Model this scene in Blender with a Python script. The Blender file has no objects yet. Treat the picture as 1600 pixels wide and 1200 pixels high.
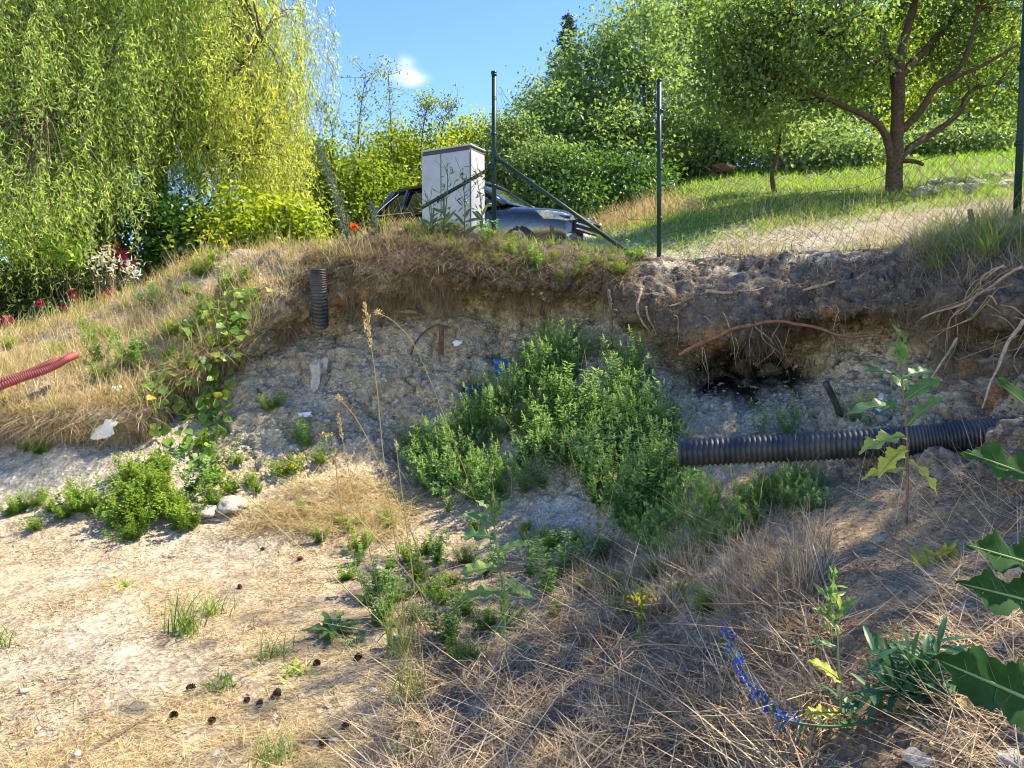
import bpy, math, random
import numpy as np
from mathutils import Vector, Matrix
from mathutils.bvhtree import BVHTree

random.seed(5)
rng = np.random.default_rng(11)
scene = bpy.context.scene
col = scene.collection

# ------------------------------------------------------------------ camera, sky, sun, exposure
CAM_Z = 1.55
FPX = 1155.0                       # focal length in pixels of a 1600 px wide frame
PITCH = math.radians(3.0)
cd = bpy.data.cameras.new('camera')
cam = bpy.data.objects.new('camera', cd)
col.objects.link(cam)
cd.sensor_width = 36.0
cd.lens = FPX * 36.0 / 1600.0
cd.clip_start = 0.05
cd.clip_end = 2000.0
cam.location = (0, 0, CAM_Z)
cam.rotation_euler = (math.radians(90) - PITCH, 0, 0)
scene.camera = cam

SUN_AZ, SUN_EL = math.radians(72.0), math.radians(53.0)   # azimuth from straight ahead towards the right
SUN = Vector((math.sin(SUN_AZ) * math.cos(SUN_EL), math.cos(SUN_AZ) * math.cos(SUN_EL), math.sin(SUN_EL)))
world = bpy.data.worlds.new('World')
scene.world = world
world.use_nodes = True
wn, wl = world.node_tree.nodes, world.node_tree.links
wn.clear()
sky = wn.new('ShaderNodeTexSky')
sky.sky_type = 'NISHITA'
sky.sun_disc = False
sky.sun_elevation = SUN_EL
sky.sun_rotation = SUN_AZ
sky.altitude = 900
sky.air_density = 1.0
sky.dust_density = 0.0
sky.ozone_density = 3.0
wbg = wn.new('ShaderNodeBackground')
wbg.inputs['Strength'].default_value = 0.15
wout = wn.new('ShaderNodeOutputWorld')
whs = wn.new('ShaderNodeHueSaturation')
whs.inputs['Saturation'].default_value = 1.25
whs.inputs['Hue'].default_value = 0.516
wl.new(sky.outputs[0], whs.inputs['Color'])
# one small fair-weather cloud and a fainter wisp above it
wtc = wn.new('ShaderNodeTexCoord')


def vmath(op, a, b=None):
    m = wn.new('ShaderNodeVectorMath')
    m.operation = op
    for k, v in enumerate((a, b)):
        if v is None:
            continue
        if hasattr(v, 'links'):
            wl.new(v, m.inputs[k])
        else:
            m.inputs[k].default_value = v
    return m


wnz = wn.new('ShaderNodeTexNoise')
wnz.inputs['Scale'].default_value = 26.0
wnz.inputs['Detail'].default_value = 7.0
wnz.inputs['Roughness'].default_value = 0.62
wl.new(wtc.outputs['Generated'], wnz.inputs['Vector'])
prev = whs.outputs[0]
for cx_, cz_, sx_, sz_, am in ((-0.131, 0.332, 0.021, 0.0085, 0.85), (-0.138, 0.348, 0.018, 0.007, 0.42), (-0.232, 0.346, 0.018, 0.004, 0.25)):
    sub_ = vmath('SUBTRACT', wtc.outputs['Generated'], (cx_, 0.93, cz_))
    sca = vmath('MULTIPLY', sub_.outputs[0], (1 / sx_, 0.0, 1 / sz_))
    lng = vmath('LENGTH', sca.outputs[0])
    fall = wn.new('ShaderNodeMapRange')
    fall.inputs['From Min'].default_value = 1.9
    fall.inputs['From Max'].default_value = 0.1
    fall.interpolation_type = 'SMOOTHERSTEP'
    wl.new(lng.outputs['Value'], fall.inputs['Value'])
    nr_ = wn.new('ShaderNodeMapRange')
    nr_.inputs['From Min'].default_value = 0.38
    nr_.inputs['From Max'].default_value = 0.66
    wl.new(wnz.outputs['Fac'], nr_.inputs['Value'])
    mu = wn.new('ShaderNodeMath')
    mu.operation = 'MULTIPLY'
    wl.new(fall.outputs[0], mu.inputs[0])
    wl.new(nr_.outputs[0], mu.inputs[1])
    mu2 = wn.new('ShaderNodeMath')
    mu2.operation = 'MULTIPLY'
    mu2.inputs[1].default_value = am
    wl.new(mu.outputs[0], mu2.inputs[0])
    mxw = wn.new('ShaderNodeMix')
    mxw.data_type = 'RGBA'
    mxw.inputs['B'].default_value = (4.0, 4.1, 4.3, 1)
    wl.new(mu2.outputs[0], mxw.inputs['Factor'])
    wl.new(prev, mxw.inputs['A'])
    prev = mxw.outputs['Result']
wl.new(prev, wbg.inputs['Color'])
wl.new(wbg.outputs[0], wout.inputs['Surface'])

sl = bpy.data.lights.new('sun', 'SUN')
sl.energy = 4.1
sl.angle = math.radians(0.53)
sl.color = (1.0, 0.95, 0.86)
so = bpy.data.objects.new('sun', sl)
so.rotation_euler = SUN.to_track_quat('Z', 'Y').to_euler()
so.location = (20, 10, 30)
col.objects.link(so)

vs = scene.view_settings
vs.view_transform = 'Standard'
vs.look = 'None'
vs.gamma = 1.0
vs.use_curve_mapping = False
vs.exposure = 1.58
vs.use_white_balance = True
vs.white_balance_temperature = 7700
vs.white_balance_tint = 8
scene.cycles.use_denoising = True
scene.cycles.filter_width = 1.05
scene.cycles.max_bounces = 7
scene.cycles.diffuse_bounces = 4
scene.cycles.transmission_bounces = 5
scene.cycles.transparent_max_bounces = 6
scene.cycles.caustics_reflective = False
scene.cycles.caustics_refractive = False

# ------------------------------------------------------------------ helpers
CP, SP = math.cos(PITCH), math.sin(PITCH)


def P(px, py, d):
    """World point seen at a place of the photograph, d metres ahead of the viewer."""
    x = (px - 800.0) / FPX
    u = (600.0 - py) / FPX
    k = d / (CP + u * SP)
    return np.array([x * k, d, CAM_Z + (u * CP - SP) * k])


def proj(V):
    y = V[..., 1] * CP - (V[..., 2] - CAM_Z) * SP
    u = V[..., 1] * SP + (V[..., 2] - CAM_Z) * CP
    y = np.where(y < 0.05, 0.05, y)
    return 800 + FPX * V[..., 0] / y, 600 - FPX * u / y


def hash3(i, j, k, seed):
    h = (i * 374761393 + j * 668265263 + k * 1274126177 + seed * 69069) & 0xffffffff
    h = ((h ^ (h >> 13)) * 1274126177) & 0xffffffff
    return ((h ^ (h >> 16)) & 0xffff) / 65535.0


def vnoise(V, seed=0):
    V = np.asarray(V, float)
    I = np.floor(V).astype(np.int64)
    f = V - I
    f = f * f * (3 - 2 * f)
    r = 0
    for a in (0, 1):
        wa = f[..., 0] if a else 1 - f[..., 0]
        for b in (0, 1):
            wb = f[..., 1] if b else 1 - f[..., 1]
            for c in (0, 1):
                wc = f[..., 2] if c else 1 - f[..., 2]
                r = r + wa * wb * wc * hash3(I[..., 0] + a, I[..., 1] + b, I[..., 2] + c, seed)
    return r * 2 - 1


def fbm(V, freq, octv=4, seed=0, gain=0.5):
    r, a, V = 0, 1.0, np.asarray(V, float) * freq
    for o in range(octv):
        r = r + a * vnoise(V, seed + o)
        V = V * 2.03 + 7.1
        a *= gain
    return r


def unit(V):
    V = np.asarray(V, float)
    return V / np.maximum(np.linalg.norm(V, axis=-1, keepdims=True), 1e-9)


def sst(a, b, x):
    t = np.clip((x - a) / (b - a), 0, 1)
    return t * t * (3 - 2 * t)


def make_mesh(name, V, Fs, R=None, C=None, smooth=False):
    me = bpy.data.meshes.new(name)
    V = np.ascontiguousarray(V, np.float32)
    me.vertices.add(len(V))
    me.vertices.foreach_set('co', V.ravel())
    Fs = [np.asarray(F, np.int32) for F in Fs if len(F)]
    loops = np.concatenate([F.ravel() for F in Fs]) if Fs else np.zeros(0, np.int32)
    tot = np.concatenate([np.full(len(F), F.shape[1], np.int32) for F in Fs]) if Fs else np.zeros(0, np.int32)
    me.loops.add(len(loops))
    me.loops.foreach_set('vertex_index', loops)
    me.polygons.add(len(tot))
    me.polygons.foreach_set('loop_start', np.concatenate([[0], np.cumsum(tot)[:-1]]).astype(np.int32))
    if smooth:
        me.polygons.foreach_set('use_smooth', np.ones(len(tot), bool))
    if R is not None:
        me.attributes.new('rnd', 'FLOAT', 'POINT').data.foreach_set('value', np.ascontiguousarray(R, np.float32))
    if C is not None:
        C4 = np.ones((len(V), 4), np.float32)
        C4[:, :C.shape[1]] = C
        me.attributes.new('soil', 'FLOAT_COLOR', 'POINT').data.foreach_set('color', C4.ravel())
    me.update(calc_edges=True)
    me.validate()
    return me


class MB:
    """Collects shapes into one mesh."""
    def __init__(self):
        self.V, self.F, self.R, self.n = [], {3: [], 4: []}, [], 0

    def add(self, V, F, r=0.5):
        V = np.asarray(V, float).reshape(-1, 3)
        for f in (F if isinstance(F, list) else [F]):
            f = np.asarray(f, np.int64)
            if len(f):
                self.F[f.shape[1]].append(f + self.n)
        self.V.append(V)
        self.R.append(np.broadcast_to(np.asarray(r, float), (len(V),)))
        self.n += len(V)
        return self

    def mesh(self, name, smooth=False, off=None):
        V = np.concatenate(self.V)
        if off is not None:
            V = V - np.asarray(off)
        Fs = [np.concatenate(self.F[k]) for k in (3, 4) if self.F[k]]
        return make_mesh(name, V, Fs, np.concatenate(self.R), None, smooth)


def tag(o, label=None, cat=None, group=None, kind=None):
    for k, v in (('label', label), ('category', cat), ('group', group), ('kind', kind)):
        if v:
            o[k] = v
    return o


def link(name, me, mat, parent=None, loc=None):
    o = bpy.data.objects.new(name, me)
    col.objects.link(o)
    if mat is not None and not me.materials:
        me.materials.append(mat)
    if parent is not None:
        o.parent = parent
    if loc is not None:
        o.location = loc
    return o


def whole(name, mb, mat, loc, label, cat, group=None, smooth=False):
    """A thing that is one mesh, given in world space."""
    return tag(link(name, mb.mesh(name, smooth, loc), mat, None, loc), label, cat, group)


def thing(name, loc, label, cat, group=None, rotz=0.0):
    o = bpy.data.objects.new(name, None)
    o.empty_display_size = 0.1
    col.objects.link(o)
    o.location = loc
    o.rotation_euler = (0, 0, rotz)
    return tag(o, label, cat, group)


def part(name, mb, mat, parent, smooth=False, world=True, loc=None):
    off = np.array(parent.location) if world else None
    return link(name, mb.mesh(name, smooth, off), mat, parent, loc)


def tube(pts, rad, n=6, cap=True):
    pts = np.asarray(pts, float)
    m = len(pts)
    rad = np.broadcast_to(np.asarray(rad, float), (m,))
    T = unit(np.gradient(pts, axis=0))
    ref = np.array([0.13, 0.21, 0.97]) if abs(T[0][2]) < 0.9 else np.array([0.97, 0.2, 0.1])
    A = unit(np.cross(T, ref))
    B = np.cross(T, A)
    a = np.linspace(0, 2 * np.pi, n, endpoint=False)
    V = pts[:, None] + rad[:, None, None] * (np.cos(a)[None, :, None] * A[:, None] + np.sin(a)[None, :, None] * B[:, None])
    i, j = np.meshgrid(np.arange(m - 1), np.arange(n), indexing='ij')
    F = np.stack([i * n + j, i * n + (j + 1) % n, (i + 1) * n + (j + 1) % n, (i + 1) * n + j], -1).reshape(-1, 4)
    V = V.reshape(-1, 3)
    if not cap:
        return V, [F]
    V = np.concatenate([V, pts[:1], pts[-1:]])
    k = np.arange(n)
    t1 = np.stack([np.full(n, m * n), (k + 1) % n, k], -1)
    t2 = np.stack([np.full(n, m * n + 1), (m - 1) * n + k, (m - 1) * n + (k + 1) % n], -1)
    return V, [F, np.concatenate([t1, t2])]


def curve(ctrl, n):
    """Catmull-Rom through control rows."""
    c = np.asarray(ctrl, float)
    c = np.concatenate([2 * c[:1] - c[1:2], c, 2 * c[-1:] - c[-2:-1]])
    m = len(c) - 3
    t = np.linspace(0, m, n)
    i = np.minimum(t.astype(int), m - 1)
    f = (t - i)[:, None]
    p0, p1, p2, p3 = c[i], c[i + 1], c[i + 2], c[i + 3]
    return 0.5 * (2 * p1 + (p2 - p0) * f + (2 * p0 - 5 * p1 + 4 * p2 - p3) * f ** 2 + (3 * p1 - p0 - 3 * p2 + p3) * f ** 3)


def box(c, s, R=None):
    V = np.array([[x, y, z] for x in (-.5, .5) for y in (-.5, .5) for z in (-.5, .5)]) * np.asarray(s, float)
    if R is not None:
        V = V @ np.asarray(R).T
    F = np.array([[0, 1, 3, 2], [4, 6, 7, 5], [0, 4, 5, 1], [2, 3, 7, 6], [0, 2, 6, 4], [1, 5, 7, 3]])
    return V + np.asarray(c, float), F


def bevel(o, w, seg=2):
    m = o.modifiers.new('bevel', 'BEVEL')
    m.width = w
    m.segments = seg
    m.limit_method = 'ANGLE'
    return o


def rnd_dirs(n):
    return unit(rng.normal(size=(n, 3)))


def leaf_cards(Pb, D, N, L, W, fold=0.25, droop=0.12):
    """Folded lozenge leaves: base, two shoulders, tip."""
    D = unit(D)
    S = unit(np.cross(D, N))
    N = np.cross(S, D)
    L, W = np.broadcast_to(L, len(Pb))[:, None], np.broadcast_to(W, len(Pb))[:, None]
    m = Pb + D * L * 0.45 + N * W * fold
    V = np.stack([Pb, m + S * W / 2, Pb + D * L - N * L * droop, m - S * W / 2], 1)
    b = np.arange(len(Pb))[:, None] * 4
    F = np.concatenate([b + [[0, 1, 2]], b + [[0, 2, 3]]])
    return V.reshape(-1, 3), F


def blades(Pb, H, az, lean, bend, W, up=None, seg=3, twist=None):
    """Tapering grass blades bent along their length."""
    n = len(Pb)
    f = lambda x: np.broadcast_to(np.asarray(x, float), (n,))[:, None]
    H, lean, bend, W = f(H), f(lean), f(bend), f(W)
    az = np.broadcast_to(np.asarray(az, float), (n,))
    h = np.stack([np.cos(az), np.sin(az), 0 * az], -1)
    ta = az + np.pi / 2 + (rng.normal(size=n) * 0.7 if twist is None else twist)
    s = np.stack([np.cos(ta), np.sin(ta), 0 * ta], -1)
    u = np.array([0, 0, 1.0])
    ts = np.linspace(0, 1, seg + 1)
    rows = []
    for t in ts:
        c = Pb + H * (u * (t * np.cos(lean) - bend * t * t * 0.5) + h * (t * np.sin(lean) + bend * t * t * 0.6))
        w = W * 0.5 * (1 - t ** 1.6)
        if t < 1:
            rows += [c - s * w, c + s * w]
        else:
            rows.append(c)
    V = np.stack(rows, 1)
    k = V.shape[1]
    b = np.arange(n)[:, None] * k
    Q = [b + [[2 * i, 2 * i + 1, 2 * i + 3, 2 * i + 2]] for i in range(seg - 1)]
    T = b + [[k - 3, k - 2, k - 1]]
    return V.reshape(-1, 3), [np.concatenate(Q), T] if Q else [T], k


def inpoly(px, py, poly):
    r = np.zeros(px.shape, bool)
    n = len(poly)
    for i in range(n):
        x1, y1 = poly[i]
        x2, y2 = poly[(i + 1) % n]
        if y1 == y2:
            continue
        c = (y1 > py) != (y2 > py)
        r ^= c & (px < (x2 - x1) * (py - y1) / (y2 - y1) + x1)
    return r


# ------------------------------------------------------------------ materials
def newmat(name):
    m = bpy.data.materials.new(name)
    m.use_nodes = True
    nt = m.node_tree
    return m, nt.nodes, nt.links, nt.nodes['Principled BSDF']


def ramp(n, cols):
    r = n.new('ShaderNodeValToRGB')
    e = r.color_ramp.elements
    while len(e) < len(cols):
        e.new(0.5)
    for i, c in enumerate(cols):
        e[i].position = i / max(1, len(cols) - 1)
        e[i].color = (*c, 1)
    return r


def leafmat(name, cols, transl=0.45, rough=0.45, warm=(1.35, 1.25, 0.55), spec=0.35):
    """Leaf or grass: colour picked per piece, part of the light passes through."""
    m, n, l, b = newmat(name)
    a = n.new('ShaderNodeAttribute')
    a.attribute_name = 'rnd'
    r = ramp(n, cols)
    l.new(a.outputs['Fac'], r.inputs[0])
    no = n.new('ShaderNodeTexNoise')
    no.inputs['Scale'].default_value = 14.0
    no.inputs['Detail'].default_value = 2.0
    hs = n.new('ShaderNodeHueSaturation')
    mr = n.new('ShaderNodeMapRange')
    mr.inputs['To Min'].default_value = 0.7
    mr.inputs['To Max'].default_value = 1.3
    l.new(no.outputs['Fac'], mr.inputs['Value'])
    l.new(mr.outputs[0], hs.inputs['Value'])
    l.new(r.outputs[0], hs.inputs['Color'])
    l.new(hs.outputs[0], b.inputs['Base Color'])
    b.inputs['Roughness'].default_value = rough
    b.inputs['Specular IOR Level'].default_value = spec
    if transl > 0:
        t = n.new('ShaderNodeBsdfTranslucent')
        mx = n.new('ShaderNodeMix')
        mx.data_type = 'RGBA'
        mx.blend_type = 'MULTIPLY'
        mx.inputs['Factor'].default_value = 1.0
        mx.inputs['B'].default_value = (*warm, 1)
        l.new(hs.outputs[0], mx.inputs['A'])
        l.new(mx.outputs['Result'], t.inputs['Color'])
        ms = n.new('ShaderNodeMixShader')
        ms.inputs[0].default_value = transl
        l.new(b.outputs[0], ms.inputs[1])
        l.new(t.outputs[0], ms.inputs[2])
        l.new(ms.outputs[0], n['Material Output'].inputs['Surface'])
    return m


def plain(name, c, rough=0.6, metal=0.0, var=0.15, scale=12.0, bump=0.0, spec=0.5, coat=0.0, dirt=None):
    m, n, l, b = newmat(name)
    tc = n.new('ShaderNodeTexCoord')
    no = n.new('ShaderNodeTexNoise')
    no.inputs['Scale'].default_value = scale
    no.inputs['Detail'].default_value = 6.0
    no.inputs['Roughness'].default_value = 0.65
    l.new(tc.outputs['Object'], no.inputs['Vector'])
    lo = dirt if dirt else tuple(x * (1 - var) for x in c)
    hi = tuple(min(1, x * (1 + var)) for x in c)
    r = ramp(n, [lo, hi])
    r.color_ramp.elements[0].position = 0.3
    r.color_ramp.elements[1].position = 0.62
    l.new(no.outputs['Fac'], r.inputs[0])
    l.new(r.outputs[0], b.inputs['Base Color'])
    b.inputs['Roughness'].default_value = rough
    b.inputs['Metallic'].default_value = metal
    b.inputs['Specular IOR Level'].default_value = spec
    b.inputs['Coat Weight'].default_value = coat
    if bump:
        bp = n.new('ShaderNodeBump')
        bp.inputs['Strength'].default_value = bump
        bp.inputs['Distance'].default_value = 0.02
        l.new(no.outputs['Fac'], bp.inputs['Height'])
        l.new(bp.outputs[0], b.inputs['Normal'])
    return m
# ------------------------------------------------------------------ the ground: pit floor, cut bank, plateau and meadow in one sheet
CX = [-900, -300, 0, 200, 350, 500, 650, 800, 950, 1100, 1250, 1400, 1500, 1600, 1900, 2600]
SEC = [
 [(1200,2.7),(1000,3.6),(880,4.8),(800,5.6),(740,5.9),(700,6.1),(690,6.3),(670,6.2),(640,6.3),(560,8.0)],
 [(1200,2.7),(1000,3.8),(880,5.0),(800,6.0),(745,6.2),(705,6.4),(690,6.5),(665,6.35),(640,6.5),(562,8.8)],
 [(1200,2.7),(1000,3.8),(880,5.0),(805,5.6),(750,5.95),(712,6.2),(690,6.45),(665,6.35),(635,6.5),(530,9.0)],
 [(1200,2.7),(1000,3.8),(880,5.0),(812,5.6),(760,5.95),(718,6.2),(693,6.45),(665,6.35),(625,6.5),(462,9.3)],
 [(1200,2.7),(1000,3.8),(880,5.1),(780,5.9),(705,6.45),(640,6.85),(580,7.1),(560,6.95),(525,6.95),(402,8.6)],
 [(1200,2.7),(1000,3.8),(880,5.1),(760,6.1),(670,6.8),(580,7.2),(502,7.55),(482,7.35),(440,7.4),(388,8.2)],
 [(1200,2.65),(1000,3.75),(880,5.1),(750,6.5),(660,7.0),(570,7.3),(468,7.7),(442,7.25),(408,7.2),(362,8.1)],
 [(1200,2.6),(1000,3.7),(875,5.1),(765,5.95),(680,6.6),(570,7.2),(478,7.65),(450,7.2),(424,7.15),(380,8.0)],
 [(1200,2.5),(1000,3.5),(870,4.8),(790,5.25),(690,6.0),(580,6.8),(500,7.35),(462,7.2),(430,7.25),(402,7.9)],
 [(1200,2.3),(1000,3.1),(870,4.0),(770,4.65),(690,5.4),(635,5.9),(560,6.75),(542,6.0),(480,6.2),(405,7.2)],
 [(1200,1.95),(1000,2.6),(860,3.4),(760,4.2),(680,5.2),(600,6.0),(518,6.45),(500,5.85),(470,6.0),(395,6.9)],
 [(1200,1.75),(1000,2.3),(860,3.0),(760,3.6),(690,4.4),(600,5.1),(512,5.45),(485,4.9),(455,5.0),(385,6.2)],
 [(1200,1.65),(1000,2.15),(860,2.75),(760,3.25),(680,3.9),(600,4.4),(520,4.75),(490,4.4),(450,4.5),(370,5.7)],
 [(1200,1.6),(1000,2.05),(860,2.6),(760,3.0),(680,3.4),(600,3.85),(530,4.15),(500,3.9),(440,4.1),(345,5.4)],
 [(1200,1.5),(1000,1.85),(860,2.3),(760,2.6),(680,2.9),(600,3.2),(530,3.45),(490,3.35),(420,3.5),(300,4.6)],
 [(1200,1.3),(1000,1.5),(860,1.8),(760,2.0),(680,2.2),(600,2.4),(530,2.6),(480,2.55),(400,2.7),(250,3.4)],
]


def plateau(X, Y):
    """Height of the land behind the crest."""
    flat = 2.62 + 0.07 * np.clip(Y - 8.5, 0, 12)
    s = np.clip(Y - 8.6, 0, None)
    rise = 2.5 + 0.27 * np.minimum(s, 14) + 0.13 * np.clip(s - 14, 0, 40) + 0.09 * np.clip(X - 1.5, 0, 20)
    w = sst(-2.5, 4.2, X - 0.05 * np.clip(Y - 9, 0, 30))
    z = flat * (1 - w) + rise * w
    garden = 1.55 + 0.05 * np.clip(Y - 10, 0, 20)
    g = sst(-3.4, -6.4, X + 0.12 * (Y - 9)) 
    z = z * (1 - g) + garden * g
    far = sst(45, 140, Y)
    return z * (1 - far) + far * (z * 0.3 + 0.5)


FARY = [0.9, 1.8, 3.2, 5.5, 9.0, 15.0, 26.0, 60.0, 140.0, 420.0]
ctrl = []
for px, sec in zip(CX, SEC):
    pts = [P(px, y, d) for y, d in sec]
    a = pts[0]
    xs = (px - 800) / FPX
    rows = [np.array([xs * 1.7, -3.0, a[2] * 0.6]), np.array([xs * 1.7, -0.6, a[2] * 0.8]), np.array([xs * max(1.4, a[1] * 0.8), a[1] * 0.6, a[2] * 0.97])]
    rows += pts
    J = pts[-1]
    for f in FARY:
        Y = J[1] + f
        X = xs * Y
        b = sst(0.0, 3.5, f)
        rows.append(np.array([X, Y, J[2] * (1 - b) + float(plateau(X, Y)) * b]))
    ctrl.append(rows)
ctrl = np.array(ctrl)                                    # columns, rows, 3
NR = ctrl.shape[1]
ncol_seg = [10, 24, 54, 42] + [42] * 6 + [44, 40, 32, 32, 22, 10]
ncol_seg = ncol_seg[:len(CX) - 1]
nrow_seg = [3, 4, 10, 36, 36, 38, 34, 34, 36, 18, 22, 28, 24, 14, 12, 14, 16, 18, 14, 12, 10, 8, 6]
nrow_seg = (nrow_seg + [6] * 30)[:NR - 1]


def samples(seg):
    return np.concatenate([np.arange(s) / s + i for i, s in enumerate(seg)] + [[len(seg)]])


def cr(c, t):
    """Catmull-Rom along axis 0."""
    c = np.concatenate([2 * c[:1] - c[1:2], c, 2 * c[-1:] - c[-2:-1]])
    m = len(c) - 3
    i = np.minimum(t.astype(int), m - 1)
    f = (t - i).reshape((-1,) + (1,) * (c.ndim - 1))
    p0, p1, p2, p3 = c[i], c[i + 1], c[i + 2], c[i + 3]
    tn = 0.7
    m1, m2 = (p2 - p0) * 0.5 * tn, (p3 - p1) * 0.5 * tn
    f2, f3 = f * f, f * f * f
    return (2 * f3 - 3 * f2 + 1) * p1 + (f3 - 2 * f2 + f) * m1 + (-2 * f3 + 3 * f2) * p2 + (f3 - f2) * m2


tc_, tr_ = samples(ncol_seg), samples(nrow_seg)
G0 = cr(ctrl, tc_)
G0 = cr(np.swapaxes(G0, 0, 1), tr_)                       # rows, cols, 3
TR = np.broadcast_to(tr_[:, None], G0.shape[:2])
# row marks: 3 A, 4 B, 5 C, 6 D(foot), 7 E, 8 F, 9 G(undercut), 10 H(lip bottom), 11 I(lip front), 12 J(crest)
du = np.gradient(G0, axis=1)
dv = np.gradient(G0, axis=0)
NRM = unit(np.cross(du, dv))
PX, PY = proj(G0)
face = sst(5.6, 6.6, TR) * (1 - sst(11.6, 12.4, TR))
far = sst(12.5, 15.5, TR)
# broad lumps, then clods, then crumbs
lump = fbm(G0, 1.6, 3, 3)
clod = fbm(G0, 6.0, 4, 17, 0.55)
rid = 1 - np.abs(fbm(G0 * np.array([1, 1, 2.2]), 3.3, 3, 29))
amp = 0.010 + 0.034 * face * sst(250, 420, PX) + 0.008 * sst(1100, 1400, PX) * (1 - far)
disp = lump * (0.02 + 0.06 * face) + clod * amp + rid * 0.028 * face * sst(900, 1050, PX)
disp = disp * (1 - far) + far * (lump * 0.06 + clod * 0.02)
crk = fbm(G0 * np.array([1, 1, .8]), 4.2, 3, 83)
crk2 = fbm(G0, 9.5, 2, 87)
crumb = fbm(G0, 24.0, 2, 91)
facew = face * sst(300, 420, PX)
topz = sst(930, 1000, PX) * sst(9.4, 10.2, TR) * face
disp -= topz * clod * amp * .55
disp += topz * 0.022 * fbm(G0, 13.0, 3, 97, .7)
disp -= facew * (0.045 * np.exp(-(crk / 0.07) ** 2) + 0.018 * np.exp(-(crk2 / 0.10) ** 2))
disp += (0.35 * face + facew) * 0.010 * crumb + 0.0025 * crumb * (1 - far)
step = fbm(G0 * np.array([.6, .6, 2.4]), 2.6, 2, 95)
disp += facew * 0.035 * sst(-0.05, 0.12, step)
lipw = np.exp(-((TR - 10.6) / 0.7) ** 2)
disp += lipw * (0.085 * fbm(G0, 2.7, 3, 41) * (.25 + .75 * sst(330, 480, PX)) + 0.03)
G1 = G0 + NRM * disp[..., None]
# the dark hollow under the root shelf, and a slot under the sod
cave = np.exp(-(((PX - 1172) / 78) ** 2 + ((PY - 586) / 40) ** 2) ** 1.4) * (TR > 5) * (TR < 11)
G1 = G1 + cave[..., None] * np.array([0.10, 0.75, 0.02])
slot = np.exp(-(((PX - 460) / 60) ** 2 + ((PY - 520) / 22) ** 2)) * (TR > 5) * (TR < 11)
G1 = G1 + slot[..., None] * np.array([0.0, 0.12, 0.0])
gully = np.exp(-(((PX - (780 - (PY - 500) * 0.08)) / 12) ** 2)) * sst(470, 510, PY) * (1 - sst(580, 620, PY)) * (TR > 5) * (TR < 11)
G1 = G1 + gully[..., None] * np.array([0.0, 0.09, 0.0])

nr, nc = G1.shape[:2]
# soil colours, mixed in place by place
clay = np.exp(-((PX - 875) / 48) ** 2 - ((PY - 805) / 26) ** 2) * (TR < 7)
n1 = fbm(G0, 0.9, 3, 51)
n2 = fbm(G0, 3.1, 4, 57)
n3 = fbm(G0, 11.0, 3, 63)
sand = np.array([0.40, 0.32, 0.215])
pale = np.array([0.45, 0.395, 0.30])
greyf = np.array([0.475, 0.38, 0.25])
top = np.array([0.165, 0.132, 0.10])
brown = np.array([0.205, 0.135, 0.08])
tan = np.array([0.40, 0.29, 0.175])
orange = np.array([0.38, 0.19, 0.075])
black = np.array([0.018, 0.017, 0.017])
meadow = np.array([0.15, 0.16, 0.055])
track = np.array([0.33, 0.29, 0.215])


def mixc(C, c, w):
    w = np.clip(w, 0, 1)[..., None]
    return C * (1 - w) + c * w


C = np.broadcast_to(sand, G0.shape).copy()
C = mixc(C, pale, sst(-0.1, 0.5, n1) * 0.7)
C = mixc(C, greyf, sst(5.8, 6.8, TR) * sst(300, 420, PX))
C = mixc(C, pale, sst(5.9, 6.6, TR) * (1 - sst(260, 380, PX)))
C = mixc(C, tan, sst(1080, 1300, PX + n2 * 60) * (1 - sst(6.3, 7.4, TR)))
C = mixc(C, np.array([0.16, 0.12, 0.085]), sst(560, 760, PX + n2 * 90 - 0.0 * PY) * (1 - sst(1150, 1330, PX + n2 * 60)) * sst(950, 1040, PY + n1 * 40) * 0.8)
C = mixc(C, np.array([0.215, 0.175, 0.13]), np.exp(-((PX - 620 + (PY - 900) * .3) / 130) ** 2 - ((PY - 900) / 75) ** 2) * sst(-.35, .35, n2 + n1 * .5) * .8 * (TR < 6.3))  # darker greyish brown, in patches over the middle of the floor
C = mixc(C, brown, sst(1430, 1540, PX + n2 * 50) * sst(5.0, 6.2, TR) * 0.9)
C = mixc(C, np.array([.215, .148, .092]), sst(1200, 1400, PX + n2 * 60) * sst(880, 1000, PY + n2 * 50) * (1 - sst(5.2, 5.8, TR)) * 0.85)
C = mixc(C, greyf * 1.08, sst(7.0, 7.8, TR) * sst(1050, 1120, PX) * (1 - sst(1380, 1450, PX)) * (1 - sst(9.2, 9.8, TR)))
topw = sst(9.3, 9.9, TR + n2 * 0.25) * (1 - sst(12.6, 13.4, TR))
C = mixc(C, top, topw * sst(560, 700, PX))
C = mixc(C, np.array([0.34, 0.275, 0.18]), topw * (1 - sst(560, 700, PX)))
C = mixc(C, pale * 0.8, topw * sst(960, 1020, PX) * sst(0.15, 0.55, n2 + 0.6 * n3) * sst(11.0, 11.8, TR))
C = mixc(C, top * 0.85, sst(1420, 1500, PX) * sst(7.6, 8.4, TR + n2 * 0.3) * (1 - sst(11.5, 12.0, TR)) * 0.9)
C = mixc(C, orange, np.exp(-((TR - 9.75 - n2 * 0.15) / 0.38) ** 2) * sst(400, 470, PX) * (1 - sst(760, 830, PX)) * sst(-0.2, 0.3, n1 + n2 * .6 + 0.15))
C = mixc(C, orange, np.exp(-((TR - 10.2 - n2 * 0.15) / 0.33) ** 2) * sst(1060, 1110, PX) * (1 - sst(1400, 1440, PX)) * 0.7 * sst(-.3, .25, n2))
C = mixc(C, orange * 0.85, np.exp(-((PX - 1545) / 34) ** 2 - ((PY - 615) / 45) ** 2) * sst(-0.3, 0.3, n2) * (TR < 11))
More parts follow.
